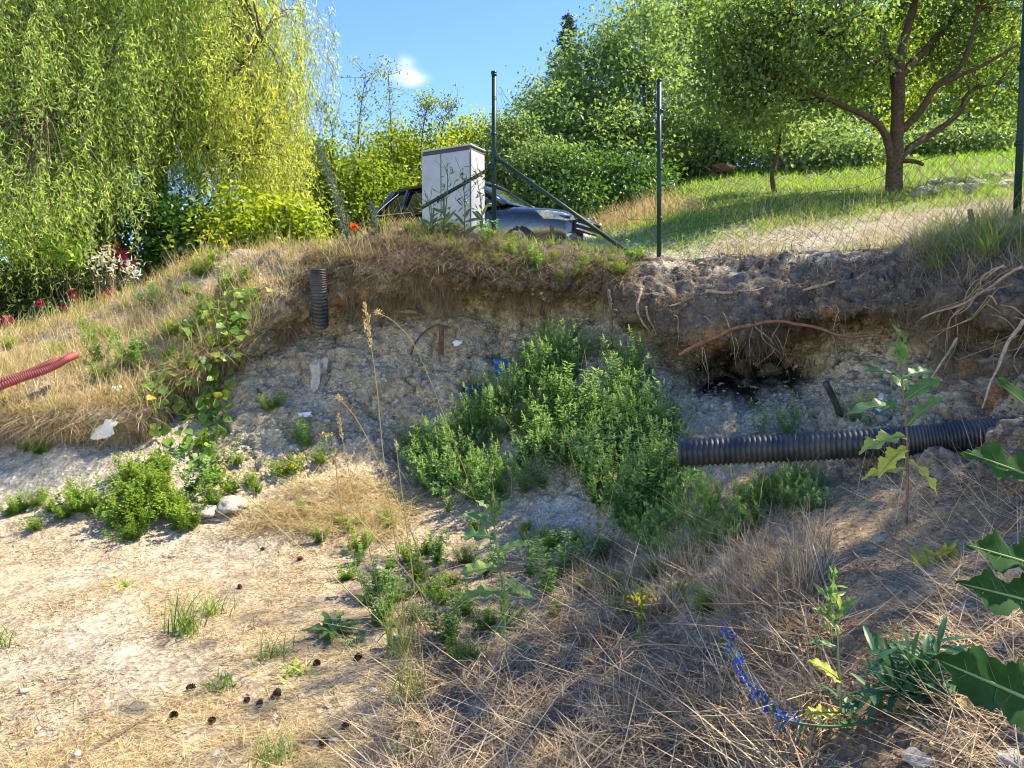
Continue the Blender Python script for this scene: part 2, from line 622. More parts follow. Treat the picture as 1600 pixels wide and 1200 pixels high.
C = mixc(C, black, np.clip(cave * 3.2 - 0.1 + n3 * 0.2, 0, 1))
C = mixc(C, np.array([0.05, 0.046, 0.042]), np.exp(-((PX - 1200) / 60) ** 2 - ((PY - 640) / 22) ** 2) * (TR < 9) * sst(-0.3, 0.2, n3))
fw = sst(12.2, 13.2, TR)
C = mixc(C, track, fw)
mw = fw * sst(9.6, 11.2, G0[..., 1] - 0.25 * np.clip(G0[..., 0] - 2, 0, 8) + n1 * 0.7)
C = mixc(C, meadow, mw * sst(1.6, 3.0, G0[..., 0]))
C = mixc(C, meadow * np.array([0.8, 0.9, 0.9]), fw * (1 - sst(-4.2, -3.0, G0[..., 0])))
C = mixc(C, meadow, sst(17, 22, G0[..., 1]))
C = mixc(C, np.array([.50, .455, .37]), clay * 1.3)
strat = np.sin(G0[..., 2] * 34 + 3.0 * n1 + 1.6 * n2) * .5 + np.sin(G0[..., 2] * 71 + 2.0 * n2) * .3
C = C * (1 + .13 * strat * facew)[..., None]
C = mixc(C, tan * 1.05, facew * sst(.2, .7, n1 + .4 * strat) * .45 * (1 - topw))
C = mixc(C, C * .55, facew * np.exp(-(crk / 0.06) ** 2) * .8)
C = mixc(C, pale, facew * sst(.1, .6, crk2 + .5 * n2) * .5 * (1 - topw))
C = C * (1 + 0.16 * n3 + 0.10 * n2)[..., None]
C = np.clip(C, 0.01, 0.9)

idx = np.arange(nr * nc).reshape(nr, nc)
QF = np.stack([idx[:-1, :-1], idx[:-1, 1:], idx[1:, 1:], idx[1:, :-1]], -1).reshape(-1, 4)
gm, gn, gl, gb = newmat('bare_earth')
at = gn.new('ShaderNodeAttribute'); at.attribute_name = 'soil'
tcn = gn.new('ShaderNodeTexCoord')
fine = gn.new('ShaderNodeTexNoise'); fine.inputs['Scale'].default_value = 55; fine.inputs['Detail'].default_value = 8; fine.inputs['Roughness'].default_value = 0.72
vor = gn.new('ShaderNodeTexVoronoi'); vor.inputs['Scale'].default_value = 38; vor.inputs['Randomness'].default_value = 1.0
mid = gn.new('ShaderNodeTexNoise'); mid.inputs['Scale'].default_value = 9; mid.inputs['Detail'].default_value = 5
for q in (fine, vor, mid):
    gl.new(tcn.outputs['Object'], q.inputs['Vector'])
mr1 = gn.new('ShaderNodeMapRange'); mr1.inputs['From Min'].default_value = 0.25; mr1.inputs['From Max'].default_value = 0.75; mr1.inputs['To Min'].default_value = 0.55; mr1.inputs['To Max'].default_value = 1.4
gl.new(fine.outputs['Fac'], mr1.inputs['Value'])
mr2 = gn.new('ShaderNodeMapRange'); mr2.inputs['From Min'].default_value = 0.3; mr2.inputs['From Max'].default_value = 0.7; mr2.inputs['To Min'].default_value = 0.8; mr2.inputs['To Max'].default_value = 1.2
gl.new(mid.outputs['Fac'], mr2.inputs['Value'])
mul = gn.new('ShaderNodeMath'); mul.operation = 'MULTIPLY'
gl.new(mr1.outputs[0], mul.inputs[0])
sepc = gn.new('ShaderNodeSeparateColor'); gl.new(vor.outputs['Color'], sepc.inputs[0])
mr3 = gn.new('ShaderNodeMapRange'); mr3.inputs['To Min'].default_value = 0.72; mr3.inputs['To Max'].default_value = 1.28
gl.new(sepc.outputs[0], mr3.inputs['Value'])
mul3 = gn.new('ShaderNodeMath'); mul3.operation = 'MULTIPLY'
gl.new(mr2.outputs[0], mul3.inputs[0]); gl.new(mr3.outputs[0], mul3.inputs[1]); gl.new(mul3.outputs[0], mul.inputs[1])
vm = gn.new('ShaderNodeVectorMath'); vm.operation = 'SCALE'
gl.new(at.outputs['Color'], vm.inputs[0]); gl.new(mul.outputs[0], vm.inputs['Scale'])
# dry cracks in the cut face
wob = gn.new('ShaderNodeTexNoise'); wob.inputs['Scale'].default_value = 7; wob.inputs['Detail'].default_value = 4
gl.new(tcn.outputs['Object'], wob.inputs['Vector'])
wadd = gn.new('ShaderNodeVectorMath'); wadd.operation = 'MULTIPLY_ADD'; wadd.inputs[1].default_value = (.5, .5, .5)
gl.new(wob.outputs['Color'], wadd.inputs[0]); gl.new(tcn.outputs['Object'], wadd.inputs[2])
vcr = gn.new('ShaderNodeTexVoronoi'); vcr.feature = 'DISTANCE_TO_EDGE'; vcr.inputs['Scale'].default_value = 4.6
gl.new(wadd.outputs[0], vcr.inputs['Vector'])
crm = gn.new('ShaderNodeMapRange'); crm.inputs['From Max'].default_value = 0.03; crm.inputs['To Min'].default_value = 1.0; crm.inputs['To Max'].default_value = 0.0
gl.new(vcr.outputs['Distance'], crm.inputs['Value'])
pat = gn.new('ShaderNodeTexNoise'); pat.inputs['Scale'].default_value = 2.3; pat.inputs['Detail'].default_value = 3
gl.new(tcn.outputs['Object'], pat.inputs['Vector'])
pmr = gn.new('ShaderNodeMapRange'); pmr.inputs['From Min'].default_value = 0.47; pmr.inputs['From Max'].default_value = 0.6
gl.new(pat.outputs['Fac'], pmr.inputs['Value'])
pmu = gn.new('ShaderNodeMath'); pmu.operation = 'MULTIPLY'
gl.new(pmr.outputs[0], pmu.inputs[0]); gl.new(at.outputs['Alpha'], pmu.inputs[1])
cra = gn.new('ShaderNodeMath'); cra.operation = 'MULTIPLY'
gl.new(crm.outputs[0], cra.inputs[0]); gl.new(pmu.outputs[0], cra.inputs[1])
crc = gn.new('ShaderNodeMath'); crc.operation = 'MULTIPLY_ADD'; crc.inputs[1].default_value = -0.5; crc.inputs[2].default_value = 1.0
gl.new(cra.outputs[0], crc.inputs[0])
vm2 = gn.new('ShaderNodeVectorMath'); vm2.operation = 'SCALE'
gl.new(vm.outputs[0], vm2.inputs[0]); gl.new(crc.outputs[0], vm2.inputs['Scale'])
gl.new(vm2.outputs[0], gb.inputs['Base Color'])
gb.inputs['Roughness'].default_value = 0.95
gb.inputs['Specular IOR Level'].default_value = 0.15
b1 = gn.new('ShaderNodeBump'); b1.inputs['Strength'].default_value = 1.0; b1.inputs['Distance'].default_value = 0.02
b2 = gn.new('ShaderNodeBump'); b2.inputs['Strength'].default_value = 0.8; b2.inputs['Distance'].default_value = 0.012
gl.new(fine.outputs['Fac'], b1.inputs['Height']); gl.new(vor.outputs['Distance'], b2.inputs['Height'])
gl.new(b1.outputs[0], b2.inputs['Normal'])
b3 = gn.new('ShaderNodeBump'); b3.inputs['Strength'].default_value = 0.55; b3.inputs['Distance'].default_value = 0.03; b3.invert = True
gl.new(cra.outputs[0], b3.inputs['Height']); gl.new(b2.outputs[0], b3.inputs['Normal']); gl.new(b3.outputs[0], gb.inputs['Normal'])
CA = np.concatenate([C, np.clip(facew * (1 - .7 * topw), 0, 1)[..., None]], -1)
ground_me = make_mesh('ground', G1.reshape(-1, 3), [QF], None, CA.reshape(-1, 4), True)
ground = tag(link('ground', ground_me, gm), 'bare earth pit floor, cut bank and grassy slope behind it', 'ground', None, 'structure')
bvh = BVHTree.FromPolygons([tuple(v) for v in G1.reshape(-1, 3)], QF.tolist())

# per-quad data for scattering
Q0, Q1, Q2, Q3 = G1[:-1, :-1], G1[:-1, 1:], G1[1:, 1:], G1[1:, :-1]
qc = (Q0 + Q1 + Q2 + Q3) / 4
qn = np.cross(Q1 - Q0, Q3 - Q0)
qa = np.linalg.norm(qn, axis=-1)
qn = unit(qn)
qpx, qpy = proj(qc)
qtr = TR[:-1, :-1]
qd = np.maximum(qc[..., 1], 0.6)


def hit(px, py):
    """Ground point seen at a place of the photograph."""
    o = Vector((0, 0, CAM_Z))
    d = Vector(P(px, py, 1.0)) - o
    r = bvh.ray_cast(o, d.normalized())
    if r[0] is None:
        q = P(px, py, 14.0)
        return drop(q[0], q[1]), np.array([0, 0, 1.0])
    return np.array(r[0]), np.array(r[1])


def drop(x, y):
    r = bvh.ray_cast(Vector((x, y, 60)), Vector((0, 0, -1)))
    return np.array(r[0]) if r[0] is not None else np.array([x, y, float(plateau(x, y))])


def scatter(w, n, power=2.0):
    """n ground points and normals; w weights each patch, power thins with distance."""
    ww = (w * qa / qd ** power).ravel()
    ww = np.clip(ww, 0, None)
    s = rng.choice(len(ww), n, p=ww / ww.sum())
    a, b = rng.random(n)[:, None], rng.random(n)[:, None]
    f = lambda Z: Z.reshape(-1, 3)[s]
    pt = (f(Q0) * (1 - a) + f(Q1) * a) * (1 - b) + (f(Q3) * (1 - a) + f(Q2) * a) * b
    return pt, f(qn)


def zone(poly, tr=(3, 99)):
    return (inpoly(qpx, qpy, poly) & (qtr >= tr[0]) & (qtr <= tr[1]) & (qc[..., 1] > 0.5)).astype(float)
# ------------------------------------------------------------------ trees and bushes
bark = plain('grey_bark', (0.105, 0.080, 0.060), 0.95, var=0.5, scale=30, bump=1.0, spec=0.1)
bark_brown = plain('brown_bark', (0.085, 0.058, 0.038), 0.95, var=0.5, scale=26, bump=1.0, spec=0.1)
L_willow = leafmat('willow_leaf', [(0.22, 0.34, 0.10), (0.35, 0.48, 0.135), (0.47, 0.57, 0.16), (0.62, 0.56, 0.13)], 0.6, warm=(1.3, 1.36, .75))
L_bush = leafmat('bright_bush_leaf', [(0.10, 0.19, 0.04), (0.20, 0.31, 0.055), (0.34, 0.41, 0.07)], 0.5)
L_lime = leafmat('lime_bush_leaf', [(0.14, 0.23, 0.03), (0.27, 0.37, 0.045), (0.42, 0.47, 0.06)], 0.5)
L_tree = leafmat('plum_leaf', [(0.10, 0.185, 0.085), (0.19, 0.295, 0.115), (0.33, 0.43, 0.17)], 0.5, warm=(1.3, 1.25, .65))
L_dark = leafmat('lilac_leaf', [(0.04, 0.115, 0.035), (0.08, 0.19, 0.045), (0.14, 0.27, 0.06)], 0.4)
L_apple = leafmat('apple_leaf', [(0.07, 0.125, 0.055), (0.145, 0.225, 0.072), (0.27, 0.35, 0.095)], 0.52, warm=(1.2, 1.3, .55))
L_spruce = leafmat('spruce_needle', [(0.02, 0.05, 0.025), (0.035, 0.08, 0.035), (0.05, 0.10, 0.04)], 0.15)
L_hedge = leafmat('box_hedge_leaf', [(0.02, 0.045, 0.012), (0.05, 0.085, 0.015), (0.10, 0.13, 0.02)], 0.12)


def lobe_points(lobes, n, shell=0.45, gap=0.25, freq=0.9, seed=0):
    """Cluster centres in the lobes (centre, radii), with holes left by noise."""
    w = np.array([np.prod(r) ** (0.7) for c, r in lobes])
    out = np.zeros((0, 3))
    while len(out) < n:
        k = rng.choice(len(lobes), n, p=w / w.sum())
        c = np.array([lobes[i][0] for i in k], float)
        r = np.array([lobes[i][1] for i in k], float)
        u = rnd_dirs(n) * (shell + (1 - shell) * rng.random(n)[:, None] ** 0.6)
        q = c + r * u * (1 + 0.18 * fbm(c * 3 + u * 2.2, 1.0, 2, seed)[:, None])
        q = q[fbm(q, freq, 2, seed + 5) > -0.55 + gap]
        out = np.concatenate([out, q])
    return out[:n]


def limbs_tubes(mb, limbs, n=8, wob=0.0):
    nodes = []
    for ctrl_, r0, r1 in limbs:
        m = max(8, len(ctrl_) * 5)
        c = curve(ctrl_, m)
        c = c + wob * fbm(c, 1.9, 2, 77)[:, None] * rnd_dirs(1)
        t = np.linspace(0, 1, m)
        rad = (r0 * (1 - t) + r1 * t) * (1 + 0.12 * vnoise(c * 5, 5))
        mb.add(*tube(c, rad, n))
        nodes.append(c[2:])
    return np.concatenate(nodes)


def foliage(cent, per, crad, L, W, flat=0.75, down=0.35, tint=None):
    L, W, per = L * 1.22, W * 1.35, int(per * 1.35)
    n = len(cent) * per
    c = np.repeat(cent, per, 0)
    g = rng.normal(size=(n, 3)) * crad * np.array([1, 1, flat])
    p = c + g
    D = rnd_dirs(n) + np.array([0, 0, -down]) + 0.6 * unit(g)
    N = rnd_dirs(n) * 0.75 + np.array([0, 0, 1.0])
    s = rng.uniform(0.65, 1.25, n)
    V, F = leaf_cards(p, D, N, L * s, W * s)
    cl = np.repeat(rng.random(len(cent)), per)
    r = np.clip(0.45 * rng.random(n) + 0.55 * cl + (0 if tint is None else tint), 0, 1)
    return V, F, np.repeat(r, 4)


def tree(name, base, label, cat, group, limbs, lobes, nclus, per, crad, L, W, leaf, barkm, shell=0.45, gap=0.2, twigs=0.5, flat=0.75, wob=0.03, seed=0, sides=8, down=0.35, freq=0.9, trunk_label=None):
    root = thing(name, base, label, cat, group)
    mb = MB()
    nodes = limbs_tubes(mb, limbs, sides, wob)
    cent = lobe_points(lobes, nclus, shell, gap, freq, seed)
    for c in cent[rng.random(nclus) < twigs]:
        dd = np.linalg.norm((nodes - c) * np.array([1, 1, 1.3]), axis=1) + 0.5 * np.maximum(0, nodes[:, 2] - c[2])
        a = nodes[np.argmin(dd)]
        if np.linalg.norm(c - a) < 0.05:
            continue
        mid_ = (a + c) / 2 + np.array([0, 0, 0.12]) * np.linalg.norm(c - a) + rng.normal(size=3) * 0.05
        mb.add(*tube(curve([a, mid_, c], 5), np.linspace(0.006 + 0.008 * np.linalg.norm(c - a), 0.004, 5), 4, False))
    part('trunk', mb, barkm, root, True)
    fb = MB()
    fb.add(*foliage(cent, per, crad, L, W, flat, down))
    part('crown', fb, leaf, root)
    return root


def q3(pts):
    return [P(*p) for p in pts]


# --- corkscrew willow: curtains of hanging strands
def willow():
    base = drop(-7.3, 15.2)
    root = thing('willow_tree', base, 'large yellow-green weeping willow with twisted hanging strands', 'tree')
    wb = MB()
    tp = [base, P(243, 330, 15), P(240, 270, 15), P(262, 200, 15), P(270, 110, 15), P(255, 0, 15.2), P(230, -90, 15.4)]
    limbs = [(tp, 0.26, 0.08),
             (q3([(258, 205, 15), (290, 180, 14.8), (318, 168, 14.6), (370, 110, 14.3), (410, 60, 14)]), 0.11, 0.03),
             (q3([(242, 255, 15), (290, 240, 14.6), (345, 230, 14.2), (363, 250, 14), (352, 285, 13.8), (318, 325, 13.6)]), 0.06, 0.025),
             (q3([(240, 270, 15), (190, 200, 14.4), (120, 120, 13.6), (40, 60, 12.8)]), 0.13, 0.03),
             (q3([(262, 190, 15), (200, 90, 14.6), (110, 0, 14), (0, -80, 13.4)]), 0.12, 0.03),
             (q3([(240, 265, 15), (200, 240, 13.6), (140, 200, 12.4), (70, 180, 11.6)]), 0.09, 0.02),
             (q3([(268, 130, 15), (330, 40, 15.4), (380, -50, 15.6)]), 0.1, 0.03),
             (q3([(265, 150, 15), (220, 60, 16.4), (160, -20, 17.5)]), 0.1, 0.03)]
    nodes = limbs_tubes(wb, limbs, 9, 0.05)
    lobes = [(P(120, 20, 14), (3.2, 2.2, 2.4)), (P(60, 130, 12.4), (1.8, 1.3, 1.6)), (P(10, 170, 12.2), (1.5, 1.2, 1.5)), (P(300, 20, 15), (2.2, 2.0, 2.0)), (P(385, 120, 14.4), (1.1, 1.2, 1.3)),
             (P(180, 100, 13.4), (1.7, 1.3, 1.5)), (P(-180, 60, 13), (2.2, 1.8, 2.2)), (P(225, -150, 15), (3.2, 2.5, 1.5)), (P(420, 190, 14.2), (0.75, 0.8, 0.8)), (P(330, 130, 15.6), (1.3, 1.2, 1.2)), (P(20, 60, 14.5), (2.2, 1.6, 2)), (P(40, 240, 11.6), (1.1, .8, .9)), (P(150, 215, 12.2), (1.0, .8, .8)), (P(430, 265, 13.6), (.5, .6, .5)), (P(90, 280, 11.0), (.8, .5, .5)), (P(0, 300, 10.8), (.9, .5, .6)), (P(45, 320, 10.9), (.7, .4, .4)), (P(-60, 320, 10.6), (.8, .5, .5)), (P(455, 215, 14), (.3, .5, .6))]
    cent = lobe_points(lobes, 520, 0.5, 0.1, 0.8, 3)
    cent = cent[proj(cent)[0] < 475]
    fv = []
    fb = MB()
    for c in cent:
        a = nodes[np.argmin(np.linalg.norm(nodes - c, axis=1))]
        m = (a + c) / 2 + np.array([0, 0, 0.25])
        wb.add(*tube(curve([a, m, c], 6), np.linspace(0.022, 0.006, 6), 4, False))
        px, py = proj(c)
        low = 2.85 if px < 110 else (3.3 if px < 200 else (4.3 if px < 390 else 3.2))
        tint = rng.uniform(-0.15, 0.15) + 0.42 * float(sst(200, 430, px)) 
        for s_ in range(11):
            p0 = c + rng.normal(size=3) * np.array([0.34, 0.34, 0.18])
            ln = min(rng.uniform(0.8, 2.8), max(0.5, p0[2] - low + rng.normal() * 0.35))
            k = int(ln / 0.034)
            t = np.linspace(0, 1, max(k, 6))
            st = p0 + np.stack([0.07 * np.sin(t * 9 * ln + s_) + 0.14 * t * rng.normal(), 0.07 * np.cos(t * 8 * ln + s_ * 2) + 0.14 * t * rng.normal(), 0.08 * np.sin(t * 3.1) - ln * t], -1)
            wb.add(*tube(st[::6] if len(st) > 12 else st[::3], 0.004, 3, False))
            fv.append((st, np.full(len(st), tint + rng.uniform(-0.12, 0.12))))
    S = np.concatenate([a for a, b in fv])
    T = np.concatenate([b for a, b in fv])
    n = len(S)
    S = S + rng.normal(size=(n, 3)) * 0.025
    D = unit(rnd_dirs(n) + np.array([0, 0, -0.95]))
    N = rnd_dirs(n) + np.array([0, 0, 0.4])
    Sd = unit(np.cross(D, N)); N = np.cross(Sd, D)
    Lf = rng.uniform(0.08, 0.14, n)[:, None]; Wf = rng.uniform(0.013, 0.022, n)[:, None]
    c1 = S + D * Lf * 0.5 + N * Lf * rng.uniform(-0.25, 0.25, (n, 1))
    tw = rng.uniform(-1.2, 1.2, n)[:, None]
    s2 = Sd * np.cos(tw) + N * np.sin(tw)
    tip = S + D * Lf * 0.85 + N * Lf * rng.uniform(-0.45, 0.45, (n, 1)) + Sd * Lf * rng.uniform(-0.2, 0.2, (n, 1))
    V = np.stack([S - Sd * Wf * 0.3, S + Sd * Wf * 0.3, c1 - s2 * Wf / 2, c1 + s2 * Wf / 2, tip], 1).reshape(-1, 3)
    b = np.arange(n)[:, None] * 5
    fb.add(V, [b + [[0, 1, 3, 2]], b + [[2, 3, 4]]], np.repeat(np.clip(0.36 + T + rng.uniform(-0.22, 0.22, n), 0, 1), 5))
    part('trunk', wb, bark, root, True)
    part('crown', fb, L_willow, root)


willow()


def bush(name, px, py, d, rx, rz, label, leaf, nclus=150, per=50, L=0.09, W=0.05, group=None, ry=None, crad=0.22, top_spread=1.0, seed=0, cat='bush', gap=0.2, stems=7, zoff=0.0):
    """Many-stemmed bush whose top middle is seen at px, py."""
    topp = P(px, py, d)
    b = drop(topp[0], d)
    h = topp[2] - b[2]
    ry = ry or rx * 0.8
    cz = topp[2] - rz
    lobes = [((topp[0], d, cz), (rx, ry, rz)), ((topp[0] - rx * 0.5, d - 0.2, cz - rz * 0.3), (rx * 0.6, ry * 0.7, rz * 0.7)), ((topp[0] + rx * 0.5, d + 0.2, cz - rz * 0.35), (rx * 0.6, ry * 0.7, rz * 0.7)),
             ((topp[0], d - ry * 0.3, (cz + b[2]) / 2), (rx * 0.85, ry * 0.8, max(0.4, (cz - b[2]) * 0.6)))]
    limbs = []
    for i in range(stems):
        a = 2 * math.pi * i / stems + rng.uniform(-0.3, 0.3)
        e = np.array([topp[0] + math.cos(a) * rx * 0.7, d + math.sin(a) * ry * 0.7, cz + rz * rng.uniform(0.0, 0.8)])
        m = np.array([b[0] + math.cos(a) * rx * 0.25, d + math.sin(a) * ry * 0.25, b[2] + (e[2] - b[2]) * 0.5])
        s0 = np.array([b[0] + math.cos(a) * 0.12, d + math.sin(a) * 0.12, b[2] - 0.1])
        limbs.append(([s0, m, e], 0.045, 0.01))
    return tree(name, b, label, cat, group, limbs, lobes, nclus, per, crad, L, W, leaf, bark, 0.45, gap, 0.45, seed=seed, sides=5)


bush('lilac_bush', 240, 300, 13.4, 1.1, 0.75, 'dark green broad-leaved bush under the willow, next to the hedge', L_dark, 190, 40, 0.085, 0.055, seed=1, crad=0.19)
bush('garden_shrub', 130, 345, 13.0, 0.8, 0.5, 'leafy green garden shrub rising over the clipped hedge', L_dark, 100, 34, 0.09, 0.055, seed=9, crad=0.17)
bush('lime_bush', 390, 300, 13.2, 0.85, 0.65, 'lime green bush at the right foot of the willow', L_lime, 90, 45, 0.09, 0.055, seed=2, crad=0.2)
bush('lime_bush', 450, 318, 12.4, 0.45, 0.45, 'small yellow-green bush beside the slanting grey spike', L_lime, 45, 45, 0.085, 0.05, seed=3, crad=0.18)
bush('hazel_bush', 545, 200, 19, 1.55, 1.5, 'tall loose green bush with thin twigs behind the parked car', L_bush, 260, 60, 0.085, 0.05, seed=4, crad=0.26, gap=0.2)
bush('hazel_bush', 650, 196, 21, 1.5, 1.4, 'bright yellow-green bush behind the utility cabinet', L_lime, 260, 60, 0.09, 0.055, seed=5, crad=0.27)
bush('hazel_bush', 745, 190, 23, 1.5, 1.5, 'yellow-green bush behind the corner fence post', L_lime, 240, 60, 0.095, 0.06, seed=6, crad=0.27)
bush('hazel_bush', 468, 205, 22, 1.3, 1.4, 'pale green bush peeping out right behind the willow', L_bush, 200, 55, 0.09, 0.055, seed=7, crad=0.27, gap=0.2)
bush('undergrowth_bush', 880, 235, 18.0, 1.25, 0.9, 'dark leafy undergrowth right behind the car bonnet', L_dark, 170, 50, 0.09, 0.055, seed=51, crad=0.24)
bush('undergrowth_bush', 975, 245, 18.6, 1.2, 0.8, 'dark undergrowth left of the plain fence post', L_dark, 150, 50, 0.09, 0.055, seed=52, crad=0.24)
bush('undergrowth_bush', 1085, 240, 22, 1.1, 0.7, 'shady undergrowth right of the plain fence post', L_dark, 110, 45, 0.1, 0.06, seed=53, crad=0.24)
bush('undergrowth_bush', 1300, 215, 20, 1.7, 0.8, 'green thicket left behind the orchard trunk', L_tree, 200, 45, 0.1, 0.065, seed=54, crad=0.26)
bush('undergrowth_bush', 1490, 195, 22, 1.9, 0.8, 'green thicket on the slope right behind the orchard trunk', L_tree, 200, 45, 0.1, 0.065, seed=55, crad=0.26)


def sapling(pts, label, seed):
    b = drop(pts[0][0], pts[0][1])
    root = thing('bare_sapling', b, label, 'sapling', 'thin saplings above the bushes')
    mb, fb = MB(), MB()
    ax = curve([b] + list(pts[1:]), 24)
    mb.add(*tube(ax, np.linspace(0.03, 0.006, 24), 5))
    cs = []
    for i in range(10, 24):
        for k in range(2):
            e = ax[i] + rng.normal(size=3) * np.array([0.30, 0.3, 0.12]) + np.array([0, 0, 0.22])
            mb.add(*tube(curve([ax[i], (ax[i] + e) / 2 + rng.normal(size=3) * 0.03, e], 4), np.linspace(0.008, 0.004, 4), 3, False))
            cs += [e, (ax[i] + e) / 2]
    part('trunk', mb, bark, root, True)
    fb.add(*foliage(np.array(cs), 6, 0.09, 0.07, 0.035))
    part('crown', fb, L_bush, root)


for i, (a, bq, c, dd) in enumerate([((560, 330), (560, 220), (572, 112), 19), ((612, 330), (612, 230), (606, 106), 19.5), ((640, 340), (660, 210), (672, 160), 20), ((680, 330), (690, 210), (712, 165), 20.5), ((500, 330), (520, 230), (508, 165), 18.5)]):
    sapling([P(*a, dd), P(*bq, dd), P(*c, dd)], ['tall thin sapling, left of the two highest above the bushes', 'tall thin sapling, right of the two highest above the bushes', 'short thin sapling above the bush behind the cabinet', 'rightmost thin sapling leaning above the bushes', 'leftmost thin sapling beside the willow strands'][i], i)

# --- spruce top far behind
def spruce():
    tp = P(888, 14, 38)
    b = drop(tp[0], 38)
    root = thing('spruce_tree', b, 'dark pointed spruce top rising behind the broad-leaved trees', 'tree')
    mb, fb = MB(), MB()
    mb.add(*tube(curve([b, tp], 8), np.linspace(0.2, 0.02, 8), 6))
    H = tp[2] - b[2]
    Pn, Dn = [], []
    for z in np.arange(0.3, min(H - 1, 9), 0.28):
        rr = 0.15 + 0.34 * z
        for k in range(int(9 + 2 * z)):
            a = rng.uniform(0, 6.28)
            r_ = rr * rng.uniform(0.6, 1.05)
            c0 = np.array([tp[0], tp[1], tp[2] - z])
            e = c0 + np.array([math.cos(a) * r_, math.sin(a) * r_, -0.25 * r_ + 0.12 * r_ * r_])
            mb.add(*tube(np.array([c0, (c0 + e) / 2 + [0, 0, -0.03], e]), 0.012, 3, False))
            m = int(16 * r_ + 6)
            t = rng.random(m)[:, None]
            Pn.append(c0 * (1 - t) + e * t + rng.normal(size=(m, 3)) * 0.03)
            Dn.append(unit(e - c0) * 0.8 + rng.normal(size=(m, 3)) * 0.6 - [0, 0, 0.3])
    Pn, Dn = np.concatenate(Pn), np.concatenate(Dn)
    V, F = leaf_cards(Pn, Dn, rnd_dirs(len(Pn)), 0.22, 0.06)
    fb.add(V, F, np.repeat(rng.random(len(Pn)), 4))
    part('trunk', mb, bark, root, True)
    part('crown', fb, L_spruce, root)


spruce()

# --- big broad-leaved trees in the middle distance
def broad(px, py_top, d, lobes_px, label, nclus, per, leaf, seed, L=0.105, W=0.062, base_px=None, r=0.14, gap=0.15, crad=0.27, group='broad-leaved trees behind the fence', name='plum_tree', bk=None):
    b0 = P(base_px[0] if base_px else px, 300, d)
    b = drop(b0[0], d)
    sc = d / FPX
    lobes = [(P(x, y, d + dd), (rx * sc, rx * sc * 0.8, rz * sc)) for x, y, dd, rx, rz in lobes_px]
    limbs = []
    topz = P(px, py_top, d)
    limbs.append(([b - [0, 0, 0.15], b * 0.6 + topz * 0.4 + [0.1, 0, 0], b * 0.25 + topz * 0.75, topz - [0, 0, 0.5]], r, 0.03))
    for c, rr in lobes:
        st = b * 0.72 + topz * 0.28
        limbs.append(([st, (st + np.array(c)) / 2 + [0, 0, 0.25], np.array(c)], r * 0.5, 0.02))
    return tree(name, b, label, 'tree', group, limbs, lobes, nclus, per, crad, L, W, leaf, bk or bark, 0.5, gap, 0.4, seed=seed, sides=7)


broad(1010, 0, 22, [(1000, 70, 0, 70, 75), (930, 130, -0.5, 70, 70), (890, 210, -1.2, 75, 70), (1010, 170, -1, 80, 80), (960, 250, -1.6, 85, 55), (860, 250, -1.2, 60, 55), (840, 180, 0.5, 45, 45)],
      'dense green plum tree behind the car bonnet and the fence', 400, 60, L_tree, 21, crad=0.3)
broad(1085, 40, 25, [(1080, 60, 0, 60, 70), (1050, 20, 0, 50, 50), (1110, 140, -1, 70, 80), (1080, 220, -1.5, 70, 55), (1130, 60, 0, 55, 60)],
      'green tree between the plain fence post and the orchard tree', 260, 60, L_tree, 22, crad=0.3)
broad(815, 200, 19, [(810, 225, 0, 40, 40), (850, 270, -0.6, 55, 40), (800, 270, 0, 35, 40)], 'low leafy tree between the corner post and the dense plum tree', 90, 55, L_tree, 23, L=0.09, W=0.055, r=0.07, crad=0.22)
broad(1160, 170, 21, [(1150, 190, 0, 60, 50), (1200, 230, -0.5, 65, 42), (1110, 240, 0, 50, 36), (1260, 215, 0.5, 60, 50), (1310, 240, 0, 50, 36)],
      'low green fruit tree left of the orchard tree trunk', 200, 55, L_tree, 24, L=0.095, W=0.06, base_px=(1062, 0), r=0.09, crad=0.22)
broad(1500, 120, 24, [(1480, 170, 0, 80, 60), (1560, 130, 0, 80, 80), (1440, 220, -0.5, 60, 36), (1530, 215, -0.5, 70, 36), (1620, 180, 0, 70, 60)],
      'yellow-green trees hanging over the slope right of the orchard tree', 330, 55, L_lime, 25, L=0.11, W=0.07, r=0.1, crad=0.28)
broad(1330, 60, 30, [(1300, 90, 0, 100, 80), (1200, 80, 0, 90, 80), (1400, 110, 0, 90, 80), (1150, 30, 2, 70, 60), (1500, 40, 3, 110, 90), (1340, 190, -1, 90, 50)],
      'far tree filling the background behind the orchard crown', 520, 50, L_lime, 26, L=0.14, W=0.09, r=0.16, crad=0.4)

